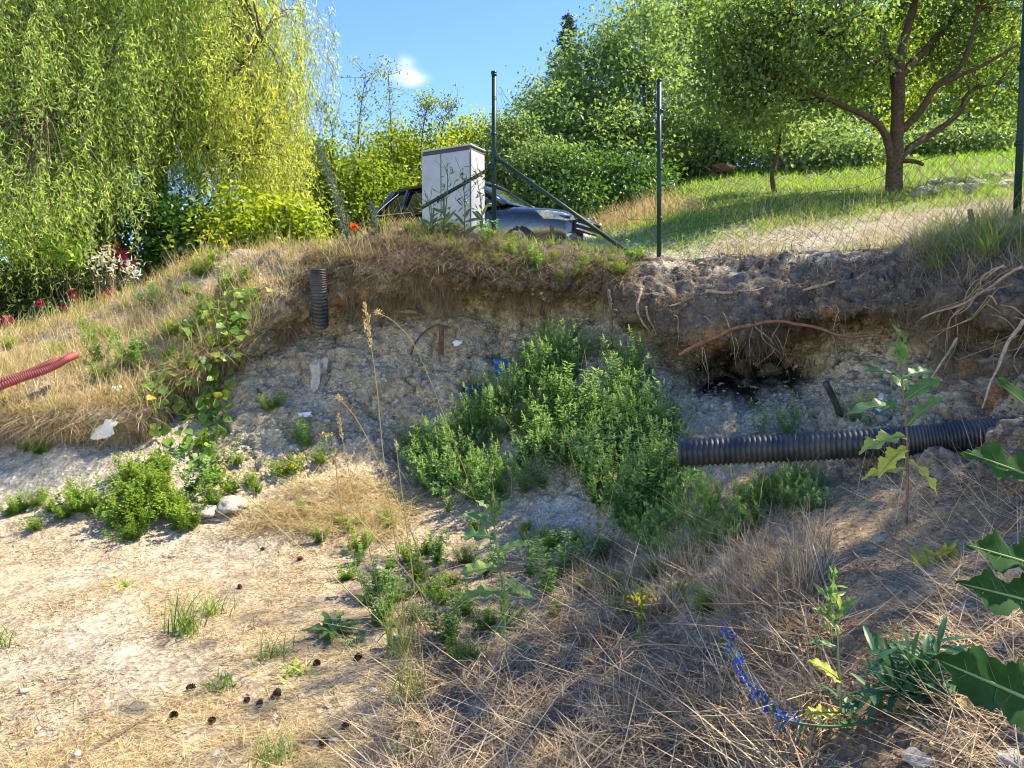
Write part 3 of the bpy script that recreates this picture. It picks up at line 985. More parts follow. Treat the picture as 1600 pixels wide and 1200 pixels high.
# --- the old orchard tree
def orchard():
    base, _ = hit(1398, 302)
    d = float(base[1])
    root = thing('orchard_tree', base, 'old spreading fruit tree with thick brown trunk on the grassy slope', 'tree')
    wb = MB()
    W = lambda pts: [P(x, y, d + z) for x, y, z in pts]
    k = d / 13.5
    limbs = [([base - [0, 0, 0.2]] + W([(1397, 270, 0), (1402, 200, 0), (1404, 130, 0), (1408, 80, 0), (1425, 20, 0.2), (1440, -60, 0.4)]), 0.155 * k, 0.045),
             (W([(1394, 262, -.05), (1385, 215, -.1), (1366, 190, -.2), (1325, 168, -.4), (1270, 145, -.6), (1232, 128, -.8), (1190, 100, -1)]), 0.07 * k, 0.025),
             (W([(1402, 150, 0), (1393, 100, .2), (1375, 50, .4), (1340, 0, .6)]), 0.085 * k, 0.04),
             (W([(1408, 205, 0), (1440, 170, -.2), (1462, 135, -.3), (1500, 105, -.4), (1516, 65, -.4), (1530, 10, -.3)]), 0.07 * k, 0.025),
             (W([(1462, 135, -.3), (1500, 118, -.5), (1545, 98, -.7), (1590, 70, -.9)]), 0.05 * k, 0.02),
             (W([(1405, 248, 0), (1430, 225, .3), (1470, 200, .5), (1500, 175, .6), (1520, 140, .7), (1580, 125, .8)]), 0.07 * k, 0.03),
             (W([(1406, 120, 0), (1460, 60, .5), (1530, -20, .9)]), 0.08 * k, 0.03),
             (W([(1400, 110, 0), (1330, 70, -.6), (1240, 30, -1.1)]), 0.07 * k, 0.025),
             (W([(1398, 252, 0), (1430, 252, -.25), (1442, 256, -.4)]), 0.05 * k, 0.03)]
    nodes = limbs_tubes(wb, limbs, 10, 0.03)
    sc = d / FPX
    lb = [(1250, 60, -1, 130, 70), (1180, 110, -1, 80, 70), (1150, 30, -.6, 70, 70), (1350, 10, 0, 130, 60), (1480, 10, .3, 120, 60), (1540, 80, .5, 80, 55), (1300, 130, .8, 70, 35), (1240, 160, .4, 60, 40), (1470, 90, .8, 60, 35), (1590, 30, 0, 80, 90), (1400, -80, 0, 190, 90), (1330, 60, -.9, 80, 40), (1150, 170, -.4, 40, 50), (1580, 170, .9, 40, 30), (1360, 110, 1.2, 60, 40)]
    lobes = [(P(x, y, d + z), (a * sc, a * sc * 0.75, b * sc)) for x, y, z, a, b in lb]
    cent = lobe_points(lobes, 390, 0.35, 0.3, 1.1, 31)
    for c in cent:
        dd = np.linalg.norm(nodes - c, axis=1)
        a = nodes[np.argmin(dd)]
        m = (a + c) / 2 + rng.normal(size=3) * 0.08
        wb.add(*tube(curve([a, m, c], 5), np.linspace(0.006 + 0.009 * dd.min(), 0.004, 5), 4, False))
    fb = MB()
    fb.add(*foliage(cent, 46, 0.25, 0.075, 0.046))
    part('trunk', wb, bark_brown, root, True)
    part('crown', fb, L_apple, root)
    # small clump of suckers at the foot and a young tree beside it
    sp, _ = hit(1212, 300)
    r2 = thing('young_tree', sp, 'slender young tree leaning in the meadow left of the orchard tree', 'tree')
    mb = MB()
    t = [sp - [0, 0, .1], sp + [-0.08, 0, 0.35], sp + [0.02, 0, 0.75], sp + [0.1, 0, 1.3]]
    mb.add(*tube(curve(t, 12), np.linspace(0.06, 0.02, 12), 7))
    part('trunk', mb, bark_brown, r2, True)
    f2 = MB()
    f2.add(*foliage(lobe_points([(sp + [0, 0, 1.35], (0.5, 0.5, 0.35))], 26, 0.4, 0.1, 1.2, 3), 34, 0.17, 0.085, 0.05))
    part('crown', f2, L_tree, r2)


orchard()

# --- walnut standing just outside the picture on the right: its crown shades the pit
def shade_tree(x, y, lobes, n, per, label, seed):
    b = drop(x, y)
    limbs = [([b - [0, 0, .2], b + [0.1, 0, 2.0], b + [0, 0.1, 4.0], np.array(lobes[0][0])], 0.2, 0.06)]
    for c, r in lobes:
        s = b + [0, 0, 2.6]
        limbs.append(([s, (s + np.array(c)) / 2 + [0, 0, .4], np.array(c)], 0.09, 0.02))
    tree('walnut_tree', b, label, 'tree', None, limbs, lobes, n, per, 0.24, 0.13, 0.065, L_tree, bark, 0.3, 0.3, 0.5, seed=seed, freq=0.8)


shade_tree(7.8, 5.3, [((7.6, 5.8, 8.6), (2.5, 2.1, 2.0)), ((6.3, 5.7, 8.2), (1.4, 1.5, 1.1)), ((6.9, 4.2, 7.6), (1.7, 1.6, 1.4)), ((7.4, 7.2, 9.6), (1.6, 1.6, 1.1)), ((8.8, 6.8, 10.0), (2.0, 2, 1.3)), ((6.4, 3.4, 7.2), (1.4, 1.2, .9))], 128, 27,
           'walnut tree beyond the right edge whose crown shades the pit', 41)
# ------------------------------------------------------------------ man-made things
m_cab = plain('cabinet_grey_plastic', (0.37, 0.385, 0.40), 0.5, var=0.06, scale=5, dirt=(0.31, 0.315, 0.32))
m_seam = plain('dark_seam', (0.05, 0.05, 0.055), 0.7)
m_post = plain('green_painted_steel', (0.006, 0.028, 0.022), 0.5, var=0.3, scale=25, spec=0.3)
m_wire = plain('weathered_green_wire', (0.02, 0.03, 0.024), 0.7, var=0.4, scale=9, spec=.2)
m_pipe = plain('black_corrugated_plastic', (0.015, 0.018, 0.023), 0.5, var=0.35, scale=5, spec=0.4, dirt=(0.10, 0.088, 0.07))
m_red = plain('red_conduit_plastic', (0.25, 0.025, 0.03), 0.65, var=0.3, scale=12, dirt=(0.20, 0.085, 0.065))
m_paint = plain('dark_grey_car_paint', (0.018, 0.020, 0.025), 0.18, metal=0.2, var=0.05, scale=3, coat=1.0)
m_glass = plain('tinted_window', (0.008, 0.010, 0.012), 0.03, var=0.1, spec=0.9)
m_shield = plain('windscreen_glass', (0.03, 0.04, 0.05), 0.02, metal=0.0, var=0.1, spec=1.0, coat=1.0)
m_chrome = plain('chrome', (0.75, 0.76, 0.78), 0.12, metal=1.0, var=0.04)
m_rub = plain('black_rubber', (0.015, 0.015, 0.016), 0.8)
m_lampg = plain('headlight_lens', (0.55, 0.58, 0.62), 0.05, metal=0.4, var=0.2, scale=30, coat=1.0)
m_white = plain('white_paper', (0.72, 0.71, 0.69), 0.75, var=0.12, scale=20)
m_cloth = plain('dirty_cloth', (0.42, 0.37, 0.29), 0.9, var=0.25, scale=25)
m_blue = plain('blue_plastic', (0.012, 0.10, 0.20), 0.3, var=0.4, scale=20)
m_navy = plain('navy_foil', (0.015, 0.03, 0.09), 0.35, var=0.5, scale=18)
m_rust = plain('rusted_iron', (0.11, 0.055, 0.032), 0.9, var=0.6, scale=30, bump=0.6)
m_stone = plain('limestone', (0.36, 0.325, 0.265), 0.9, var=0.25, scale=30, bump=0.7, spec=0.2)
m_slab = plain('grey_slab', (0.27, 0.25, 0.205), 0.9, var=0.35, scale=24, bump=0.8, spec=0.2)
m_wood = plain('weathered_wood', (0.30, 0.235, 0.17), 0.9, var=0.35, scale=26, bump=0.6, spec=0.1)
m_root = plain('pale_root', (0.34, 0.25, 0.17), 0.9, var=0.45, scale=30, bump=0.6, spec=0.1)
m_droot = plain('dark_root', (0.15, 0.105, 0.075), 0.95, var=0.4, scale=26, bump=0.7, spec=0.1)
m_cone = plain('pine_cone_scale', (0.055, 0.036, 0.026), 0.9, var=0.6, scale=40)

# --- utility cabinet
def cabinet():
    a, b, c = P(660, 300, 9.75), P(735, 300, 9.4), P(752, 300, 9.72)
    ex = unit((b - a) * [1, 1, 0]); ey = np.array([-ex[1], ex[0], 0])
    w, dp = np.linalg.norm((b - a)[:2]), 0.34
    zt = P(735, 220, 9.4)[2]
    g = drop(*((a + b) / 2 + ey * dp / 2)[:2])
    root = thing('utility_cabinet', (*(a + ex * w / 2 + ey * dp / 2)[:2], g[2]), 'tall light grey electric meter cabinet standing among the weeds', 'cabinet', rotz=math.atan2(ex[1], ex[0]))
    h = zt - g[2]
    def pb(name, c_, s_, m, bev=0.004):
        mb = MB(); mb.add(*box(c_, s_))
        return bevel(part(name, mb, m, root, world=False), bev)
    pb('body', (0, 0, h / 2 - 0.05), (w, dp, h - 0.02), m_seam)
    pb('roof', (0, 0, h - 0.045), (w + 0.03, dp + 0.03, 0.022), m_cab)
    wl_, wr_ = w * 0.385, w * 0.575
    d1 = pb('door', (-w / 2 + wl_ / 2 + 0.008, -dp / 2 - 0.006, h / 2 - 0.06), (wl_, 0.014, h - 0.10), m_cab)
    d2 = pb('door', (w / 2 - wr_ / 2 - 0.008, -dp / 2 - 0.006, h / 2 - 0.06), (wr_, 0.014, h - 0.10), m_cab)
    pb('side_panel', (w / 2 + 0.005, 0.0, h / 2 - 0.06), (0.012, dp * 0.97, h - 0.10), m_cab)
    pb('side_panel', (-w / 2 - 0.005, 0.0, h / 2 - 0.06), (0.012, dp * 0.97, h - 0.10), m_cab)
    pb('back_panel', (0, dp / 2 + 0.006, h / 2 - 0.06), (w * .97, .012, h - 0.10), m_cab)
    for d_, x in ((d1, -w / 2 + wl_ - 0.03), (d2, -w / 2 + wl_ + 0.06)):
        mb = MB(); mb.add(*box((x, -dp / 2 - 0.019, h * 0.5), (0.02, 0.014, 0.09)))
        link('handle', mb.mesh('handle'), m_seam, d_)


cabinet()

# --- parked car
def car():
    O = np.array([1.33, 13.3])
    hd = unit(np.array([0.85, -0.53]))
    g = min(drop(*(O - hd * s))[2] for s in (0.5, 2.2, 4.0))
    g = P(760, 424, 14.4)[2]
    root = thing('parked_car', (*O, g), 'dark grey sport utility car parked behind the weedy mound', 'car', rotz=math.atan2(hd[1], hd[0]))
    def sec(x, w, t, s):
        half = [(0, t), (w * .5, t - .006), (w * .86, t - .05), (w * .985, s), (w, s - .16), (w * .99, .48), (w * .92, .27)]
        return [(x, y, z) for y, z in reversed([(-y, z) for y, z in half[1:]])] + [(x, y, z) for y, z in half]
    S = np.array([sec(*a) for a in [(0.0, .60, .78, .66), (-.03, .70, .86, .70), (-.10, .79, .915, .74), (-.32, .88, .975, .80), (-.8, .92, 1.04, .87), (-1.3, .93, 1.10, .91), (-2.4, .935, 1.10, .95), (-3.5, .93, 1.12, .98), (-4.15, .90, 1.12, .98), (-4.42, .82, 1.06, .86), (-4.5, .70, .95, .70)]])
    m, n = S.shape[:2]
    i, j = np.meshgrid(np.arange(m - 1), np.arange(n - 1), indexing='ij')
    F = np.stack([i * n + j, (i + 1) * n + j, (i + 1) * n + j + 1, i * n + j + 1], -1).reshape(-1, 4)
    mb = MB(); mb.add(S.reshape(-1, 3), F)
    for e in (0, m - 1):
        k = np.arange(n - 1)
        mb.add(np.concatenate([S[e], [S[e].mean(0)]]), np.stack([np.full(n - 1, n), k, k + 1], -1))
    body = part('body', mb, m_paint, root, True, False)
    sub = body.modifiers.new('smooth', 'SUBSURF'); sub.levels = 1; sub.render_levels = 2
    def quad(name, pts, mat, par=root, bulge=0.03, nn=7):
        a, b, c, d = [np.array(q, float) for q in pts]
        u = np.linspace(0, 1, nn)
        nrm = unit(np.cross(b - a, d - a))
        V = np.array([[(a * (1 - s) + b * s) * (1 - t) + (d * (1 - s) + c * s) * t + nrm * bulge * 4 * (s * (1 - s) * .6 + .0) for s in u] for t in u])
        ii, jj = np.meshgrid(np.arange(nn - 1), np.arange(nn - 1), indexing='ij')
        FF = np.stack([ii * nn + jj, ii * nn + jj + 1, (ii + 1) * nn + jj + 1, (ii + 1) * nn + jj], -1).reshape(-1, 4)
        q = MB(); q.add(V.reshape(-1, 3), FF)
        o = part(name, q, mat, par, True, False)
        o.modifiers.new('thick', 'SOLIDIFY').thickness = 0.012
        return o
    # glasshouse: dark cabin core, then panes, pillars, roof
    core = MB()
    bl = [(-1.24, .80, 1.06), (-4.30, .80, 1.08)]; rf = [(-2.08, .57, 1.58), (-3.98, .57, 1.58)]
    cv = np.array([[x, s * y, z] for s in (1, -1) for x, y, z in (bl[0], bl[1], rf[1], rf[0])])
    core.add(cv, np.array([[0, 1, 2, 3], [7, 6, 5, 4], [0, 3, 7, 4], [1, 5, 6, 2], [3, 2, 6, 7]]))
    part('cabin', core, m_rub, root, False, False)
    quad('windscreen', [(-1.16, -.78, 1.08), (-1.16, .78, 1.08), (-2.02, .57, 1.60), (-2.02, -.57, 1.60)], m_shield, bulge=0.045)
    quad('rear_window', [(-4.40, .74, 1.10), (-4.40, -.74, 1.10), (-4.02, -.56, 1.56), (-4.02, .56, 1.56)], m_glass)
    for s in (1, -1):
        y0, y1 = s * .865, s * .60
        def win(x0, x1, x2, x3):
            p_ = [(x0, y0, 1.10), (x1, y0, 1.11), (x2, y1, 1.57), (x3, y1, 1.57)]
            quad('side_window', p_ if s < 0 else p_[::-1], m_glass, bulge=0.0)
        win(-2.58, -1.42, -2.16, -2.62); win(-3.55, -2.66, -2.70, -3.55); win(-4.15, -3.63, -3.62, -3.86)
        for a, b_, r in (((-1.22, s * .82, 1.07), (-2.05, s * .59, 1.60), .035), ((-2.62, s * .86, 1.08), (-2.66, s * .605, 1.6), .04), ((-3.59, s * .86, 1.08), (-3.59, s * .605, 1.6), .035), ((-4.32, s * .80, 1.08), (-3.95, s * .60, 1.6), .06)):
            q = MB(); q.add(*tube(np.array([a, b_]), r, 8)); part('pillar', q, m_paint, root, True, False)
        q = MB(); q.add(*tube(curve([(-1.4, s * .885, 1.095), (-2.6, s * .89, 1.10), (-3.7, s * .885, 1.115), (-4.2, s * .85, 1.15), (-4.05, s * .73, 1.36), (-3.8, s * .63, 1.56)], 24), 0.012, 6)); part('window_trim', q, m_chrome, root, True, False)
        q = MB(); q.add(*tube(curve([(-2.1, s * .58, 1.635), (-2.9, s * .58, 1.69), (-3.9, s * .56, 1.65)], 12), 0.017, 6)); part('roof_rail', q, m_rub, root, True, False)
        q = MB(); q.add(*box((-1.55, s * 1.0, 1.14), (0.11, 0.2, 0.13))); bevel(part('mirror', q, m_paint, root, True, False), 0.03, 3)
        # headlight wraps the corner
        hl = MB()
        hv = np.array([(-.02, s * .50, .80), (-.10, s * .78, .80), (-.36, s * .905, .84), (-.56, s * .915, .88), (-.40, s * .90, .74), (-.06, s * .74, .705), (0.01, s * .50, .735)])
        hv = hv + [0.028, 0, 0]
        hl.add(np.concatenate([hv, [hv.mean(0) + [0.02, s * .02, 0]]]), np.stack([np.full(7, 7), np.arange(7), (np.arange(7) + 1) % 7], -1))
        o = part('headlight', hl, m_lampg, root, True, False); o.modifiers.new('thick', 'SOLIDIFY').thickness = 0.03
        q = MB(); q.add(*box((-0.02, s * .62, .45), (.07, .17, .07))); bevel(part('fog_light', q, m_lampg, root, True, False), 0.02)
        for x in (-.88, -3.62):
            wv = thing('wheel', (x, s * .84, .34), None, None); wv.parent = root
            a_ = np.linspace(0, 2 * np.pi, 25)
            q = MB(); q.add(*tube(np.stack([np.cos(a_) * .27, 0 * a_, np.sin(a_) * .27], -1), 0.088, 8, False)); part('tyre', q, m_rub, wv, True, False)
            q = MB(); q.add(*tube(np.stack([np.cos(a_) * .2, 0 * a_ + s * .03, np.sin(a_) * .2], -1), 0.018, 6, False))
            for t in range(5):
                q.add(*tube(np.array([(0, s * .05, 0), (math.cos(t * 1.2566) * .2, s * .05, math.sin(t * 1.2566) * .2)]), 0.022, 6))
            part('rim', q, m_chrome, wv, True, False)
    rfv = curve([(-1.98, 0, 1.615), (-2.5, 0, 1.665), (-3.3, 0, 1.67), (-4.1, 0, 1.60)], 12)
    V = np.array([[(x, y * (.60 if i < 11 else .58), z - .045 * y * y) for y in np.linspace(-1, 1, 9)] for i, (x, _, z) in enumerate(rfv)])
    ii, jj = np.meshgrid(np.arange(11), np.arange(8), indexing='ij')
    q = MB(); q.add(V.reshape(-1, 3), np.stack([ii * 9 + jj, (ii + 1) * 9 + jj, (ii + 1) * 9 + jj + 1, ii * 9 + jj + 1], -1).reshape(-1, 4))
    o = part('roof', q, m_paint, root, True, False); o.modifiers.new('thick', 'SOLIDIFY').thickness = 0.05
    q = MB(); q.add(*box((0.012, 0, .66), (.05, 1.02, .30))); gr = bevel(part('grille', q, m_rub, root, False, False), 0.03)
    for z in (.76, .67, .58):
        q = MB(); q.add(*box((0.05, 0, z), (.03, .98, .028))); bevel(link('bar', q.mesh('bar'), m_chrome, gr), .008)
    # emblem: slanted H in an oval ring
    a_ = np.linspace(0, 2 * np.pi, 33)
    q = MB(); q.add(*tube(np.stack([0 * a_ + .078, np.cos(a_) * .105, np.sin(a_) * .056 + .765], -1), .0085, 6, False))
    for y in (-.04, .04):
        q.add(*tube(np.array([(.078, y + .014, .717), (.078, y - .014, .813)]), .009, 6))
    q.add(*tube(np.array([(.078, -.045, .755), (.078, .045, .775)]), .009, 6))
    link('emblem', q.mesh('emblem', True), m_chrome, gr)
    q = MB(); q.add(*box((0.0, 0, .40), (.10, 1.35, .14))); bevel(part('bumper', q, m_paint, root, True, False), .04, 3)
    q = MB(); q.add(*box((0.065, 0, .47), (.015, .52, .11))); part('number_plate', q, m_white, root, False, False)


car()

# --- wire fence
def fence():
    A = P(772, 398, 8.1); B = P(1030, 405, 8.5); R = P(1588, 335, 5.55)
    for q in (A, B, R):
        q[2] = drop(q[0], q[1])[2]
    tops = [P(772, 118, 8.1), P(1030, 127, 8.5), R + [0.03, 0, 2.15]]
    root = thing('wire_fence', A, 'sagging wire mesh fence on dark green steel posts along the crest', 'fence')
    for b, t in zip((A, B, R), tops):
        q = MB(); q.add(*tube(np.array([b - [0, 0, .25], (b + t) / 2, t]), 0.026, 12)); po = part('post', q, m_post, root, True)
        q = MB(); q.add(*tube(np.array([t - [0, 0, .005], t + [0, 0, .02]]), 0.029, 12)); link('cap', q.mesh('cap', False, A), m_post, po)
        for h in (.55, 1.1, 1.75):
            q = MB(); q.add(*tube(np.array([b + [0, 0, h], b + [0, 0, h + .025]]) + [0.0, 0, 0], 0.031, 10)); link('clamp', q.mesh('clamp', True, A), m_post, po)
    for s, e in ((P(768, 262, 8.08), P(648, 331, 8.35)), (P(778, 248, 8.08), P(992, 402, 7.75))):
        e = e.copy()
        dirn = unit(e - s)
        q = MB(); q.add(*tube(np.array([s, e + dirn * 0.12]), 0.021, 10)); part('brace', q, m_post, root, True)
        q = MB(); q.add(*box(s, (0.05, 0.05, 0.05))); bevel(part('bracket', q, m_post, root), .01)

    def net(p0, p1, zt, zb, cell=0.11, billow=0.12, seed=0):
        Lh = np.linalg.norm((p1 - p0)[:2])
        nx = int(Lh / cell)
        mb = MB()
        e = unit((p1 - p0) * [1, 1, 0]); nrm = np.array([-e[1], e[0], 0])
        ny = 26
        def pos(i, j):
            s = (i + (0.5 if j % 2 else 0)) / nx
            s = min(max(s, 0), 1)
            v = j / (ny - 1)
            q = p0 * (1 - s) + p1 * s
            z0, z1 = zb(s), zt(s)
            z = z0 + (z1 - z0) * v
            w = np.array([q[0] * 1.7, z * 1.7, seed])
            q = np.array([q[0], q[1], z]) + nrm * billow * 1.6 * math.sin(math.pi * s) * fbm(w, 1.0, 2, seed) + np.array([0.075, 0.04, 0.065]) * np.array([vnoise(w * 3.1, 1), vnoise(w * 3.1, 2), vnoise(w * 3.1, 3)])
            return q
        G = {(i, j): pos(i, j) for j in range(ny) for i in range(nx + 1)}
        for j in range(ny - 1):
            for i in range(nx + 1):
                a = G[i, j]
                for di in ((0, 1) if j % 2 else (-1, 0)):
                    if (i + di, j + 1) in G:
                        b = G[i + di, j + 1]
                        mb.add(*tube(np.array([a, b]), 0.0015, 3, False))
        mb.add(*tube(np.array([G[i, ny - 1] for i in range(nx + 1)]), 0.0025, 4, False))
        md = np.array([pos(i, 10) for i in range(0, nx + 1)])
        mb.add(*tube(md, 0.0025, 4, False))
        return mb
    zg = lambda p0, p1: (lambda s: p0[2] * (1 - s) + p1[2] * s + 0.03)
    t0 = tops[0][2] - A[2] - .06
    part('wire_mesh', net(A, B, lambda s: A[2] + t0 * (1 - s) ** 2.2 + (0.75 + 0.35 * s) * (1 - (1 - s) ** 2.2), zg(A, B), seed=1), m_wire, root)
    part('wire_mesh', net(B, R, lambda s: B[2] * (1 - s) + R[2] * s + 0.95 + 0.65 * s ** 1.6 - 0.15 * math.sin(math.pi * s), zg(B, R), seed=2), m_wire, root)


fence()

# --- corrugated pipes
def corrugated(pts, r, pitch, amp, n=20, square=True, wall=0.008):
    """Ribbed tube, open at the first end."""
    Ln = np.sum(np.linalg.norm(np.diff(pts, axis=0), axis=1))
    m = int(Ln / pitch * 6)
    c = curve(pts, m)
    ph = (np.arange(m) % 6) / 6.0
    prof = np.where(np.isin(np.arange(m) % 6, (1, 2, 3)), 1.0, 0.0) if square else 0.5 + 0.5 * np.sin(ph * 2 * np.pi)
    V, F = tube(c, r - amp + amp * prof, n, False)
    mb = MB(); mb.add(V, F)
    V2, F2 = tube(c[:m // 2 + 1] if m > 30 else c, r - amp - wall, n, False)
    mb.add(V2, [f[:, ::-1] for f in F2])
    k = np.arange(n); 
    mb.add(np.concatenate([V[:n], V2[:n]]), np.stack([k, (k + 1) % n, n + (k + 1) % n, n + k], -1))
    return mb


pp = [P(1060, 708, 4.22), P(1180, 702, 4.13), P(1300, 696, 4.03), P(1420, 689, 3.92), P(1500, 682, 3.84), P(1590, 674, 3.8)]
whole('drain_pipe', corrugated(np.array(pp), 0.081, 0.0235, 0.0085), m_pipe, pp[0], 'thick black corrugated pipe jutting level out of the bank', 'pipe', smooth=False)
vp = [P(496, 420, 6.95), P(497, 440, 6.97), P(499, 470, 7.02), P(501, 510, 7.15)]
whole('cable_duct', corrugated(np.array(vp), 0.078, 0.026, 0.008), m_pipe, vp[0], 'black corrugated duct standing upright in the sod edge', 'pipe')
rp = [P(-60, 620, 6.2), P(0, 596, 6.3), P(40, 581, 6.4), P(78, 568, 6.5), P(102, 554, 6.6), P(118, 547, 6.85)]
whole('red_conduit', corrugated(np.array(rp) - [0, 0, .045], 0.034, 0.02, 0.007, 14), m_red, rp[2], 'red corrugated conduit lying over the sod at the left', 'conduit')
rp2 = [P(-60, 605, 6.22), P(0, 588, 6.32), P(40, 576, 6.45), P(75, 561, 6.56), P(95, 556, 6.7)]
whole('red_conduit', corrugated(np.array(rp2) - [0, 0, .04], 0.028, 0.018, 0.006, 12), m_red, rp2[2], 'thinner red conduit twisted round the thicker one', 'conduit')
sp_ = [P(1290, 598, 5.1), P(1302, 622, 5.15), P(1312, 648, 5.2), P(1318, 668, 5.25)]
whole('plastic_pipe', MB().add(*tube(curve(sp_, 12), 0.022, 10)), m_pipe, sp_[-1], 'short thin black pipe stub leaning against the bank above the pipe', 'pipe', smooth=True)


# --- litter
def sheet(c, ex, ey, w, h, crump, seed, n=12):
    u, v = np.meshgrid(np.linspace(-.5, .5, n), np.linspace(-.5, .5, n))
    ex, ey = unit(ex), unit(ey)
    nz = np.cross(ex, ey)
    q = np.stack([u * w, v * h, 0 * u], -1) 
    f1 = fbm(q + seed, 9.0 / max(w, h) * 0.35, 3, seed)
    f2 = fbm(q + seed + 9, 9.0 / max(w, h) * 0.35, 3, seed + 7)
    edge = 1 - 0.25 * np.abs(fbm(q + seed, 14.0 / max(w, h) * .3, 2, seed + 3))
    V = np.asarray(c) + (u * w * edge)[..., None] * ex + (v * h * edge)[..., None] * ey + (f1 * crump)[..., None] * nz + (f2 * crump * .6)[..., None] * ex
    i, j = np.meshgrid(np.arange(n - 1), np.arange(n - 1), indexing='ij')
    F = np.stack([i * n + j, i * n + j + 1, (i + 1) * n + j + 1, (i + 1) * n + j], -1).reshape(-1, 4)
    return V.reshape(-1, 3), F


def litter(name, px, py, w, h, crump, mat, label, seed, ex=(1, 0, 0.1), ey=(0, .3, 1), lift=0.03, cat='litter'):
    p, n_ = hit(px, py)
    p = p + np.array([0, -lift, lift * .4])
    o = whole(name, MB().add(*sheet(p, ex, ey, w, h, crump, seed)), mat, p, label, cat, smooth=False)
    o.modifiers.new('thick', 'SOLIDIFY').thickness = 0.003
    return o


litter('paper_scrap', 172, 676, 0.21, 0.17, 0.05, m_white, 'crumpled white paper caught under the sod edge', 3, lift=0.10)
litter('paper_scrap', 190, 612, 0.09, 0.06, 0.02, m_white, 'small white scrap on the dry grass above the crumpled paper', 4, lift=0.08)
litter('paper_scrap', 369, 558, 0.07, 0.09, 0.02, m_white, 'small white scrap beside the hole under the vines', 5, lift=0.12)
litter('cloth_rag', 493, 596, 0.10, 0.36, 0.035, m_cloth, 'long pale grey rag hanging on the bank face', 6, lift=0.05, cat='rag')
litter('cloth_rag', 507, 575, 0.10, 0.16, 0.03, m_cloth, 'short folded pale rag right of the long hanging rag', 7, lift=0.05, cat='rag')
litter('plastic_scrap', 478, 650, 0.14, 0.05, 0.02, m_white, 'flat white plastic scrap below the hanging rags', 8, lift=0.04)
litter('plastic_scrap', 715, 540, 0.10, 0.06, 0.02, m_white, 'small pale scrap by the rusty iron stake', 9, lift=0.06)
litter('plastic_scrap', 785, 582, 0.17, 0.24, 0.05, m_blue, 'teal blue plastic scrap under the grass tuft on the bank', 10, lift=0.10)
litter('plastic_scrap', 742, 612, 0.24, 0.10, 0.05, m_navy, 'navy blue plastic scrap lying below the teal one', 11, lift=0.06)
litter('plastic_scrap', 1368, 640, 0.10, 0.16, 0.03, m_white, 'white plastic scrap leaning behind the black pipe', 12, lift=0.10)
litter('plastic_scrap', 1000, 620, 0.06, 0.06, 0.02, m_white, 'tiny white scrap among the green plants', 13, lift=0.3)

# iron stake and its strap
s0, _ = hit(688, 512); s1, _ = hit(694, 552)
st = thing('iron_stake', s1, 'rusty iron stake with a bent strap stuck in the bank face', 'stake')
mb = MB(); mb.add(*box((s0 + s1) / 2 + [0, -.10, 0], (0.045, 0.03, 0.30))); bevel(part('stake_body', mb, m_rust, st), .006)
mb = MB(); mb.add(*tube(curve([s0 + [0, -.11, .03], hit(668, 516)[0] + [0, -.08, 0], hit(650, 535)[0] + [0, -.04, 0], hit(642, 555)[0]], 10), 0.009, 6)); part('strap', mb, m_rust, st, True)

# stone slab sticking out of the bank, logs
def rockmesh(s, seed, n=10, sharp=0.35):
    th = np.linspace(0, np.pi, n // 2 + 2)[1:-1]; ph = np.linspace(0, 2 * np.pi, n, endpoint=False)
    V = [np.array([0, 0, 1.0])] + [np.array([math.sin(t) * math.cos(p), math.sin(t) * math.sin(p), math.cos(t)]) for t in th for p in ph] + [np.array([0, 0, -1.0])]
    V = np.array(V)
    V = V * (1 + sharp * fbm(V, 1.4, 3, seed))[:, None]
    k = np.arange(n); m = len(th)
    tri = [np.stack([np.zeros(n, int), 1 + k, 1 + (k + 1) % n], -1), np.stack([np.full(n, 1 + m * n), 1 + (m - 1) * n + (k + 1) % n, 1 + (m - 1) * n + k], -1)]
    qs = [np.stack([1 + r * n + k, 1 + (r + 1) * n + k, 1 + (r + 1) * n + (k + 1) % n, 1 + r * n + (k + 1) % n], -1) for r in range(m - 1)]
    return V * np.asarray(s), [np.concatenate(qs), np.concatenate(tri)]


def rock(px, py, s, label, seed, mat=None, group=None, name='stone', sink=0.3, lift=0.0, world=None):
    p = hit(px, py)[0] if world is None else world
    V, F = rockmesh(s, seed, 16, .5)
    a = seed * 1.7
    Rz = np.array([[math.cos(a), -math.sin(a), 0], [math.sin(a), math.cos(a), 0], [0, 0, 1]])
    p = p + np.array([0, -lift, s[2] * (1 - 2 * sink)])
    return whole(name, MB().add(V @ Rz.T + p, F), mat or m_stone, p, label, 'stone', group)


rock(645, 490, (0.14, 0.12, 0.028), 'flat grey stone slab sticking out of the bank face', 4, m_slab, lift=0.05)
rock(1440, 1192, (0.04, 0.035, 0.018), 'pale flat stone at the bottom under the leafy rosette', 5, m_stone)
rock(1585, 1192, (0.032, 0.034, 0.018), 'pinkish pale stone in the bottom corner', 8, m_stone)
rock(1375, 845, (0.03, 0.03, 0.02), 'small pale stone on the shaded slope under the pipe', 11)
rock(365, 795, (0.14, 0.11, 0.06), 'large pale clod at the foot of the grassy slope', 14)
rock(330, 805, (0.10, 0.09, 0.05), 'pale clod beside the green weed clump', 15)
rock(588, 890, (0.05, 0.04, 0.025), 'whitish stone by the small fern-like weed', 17)

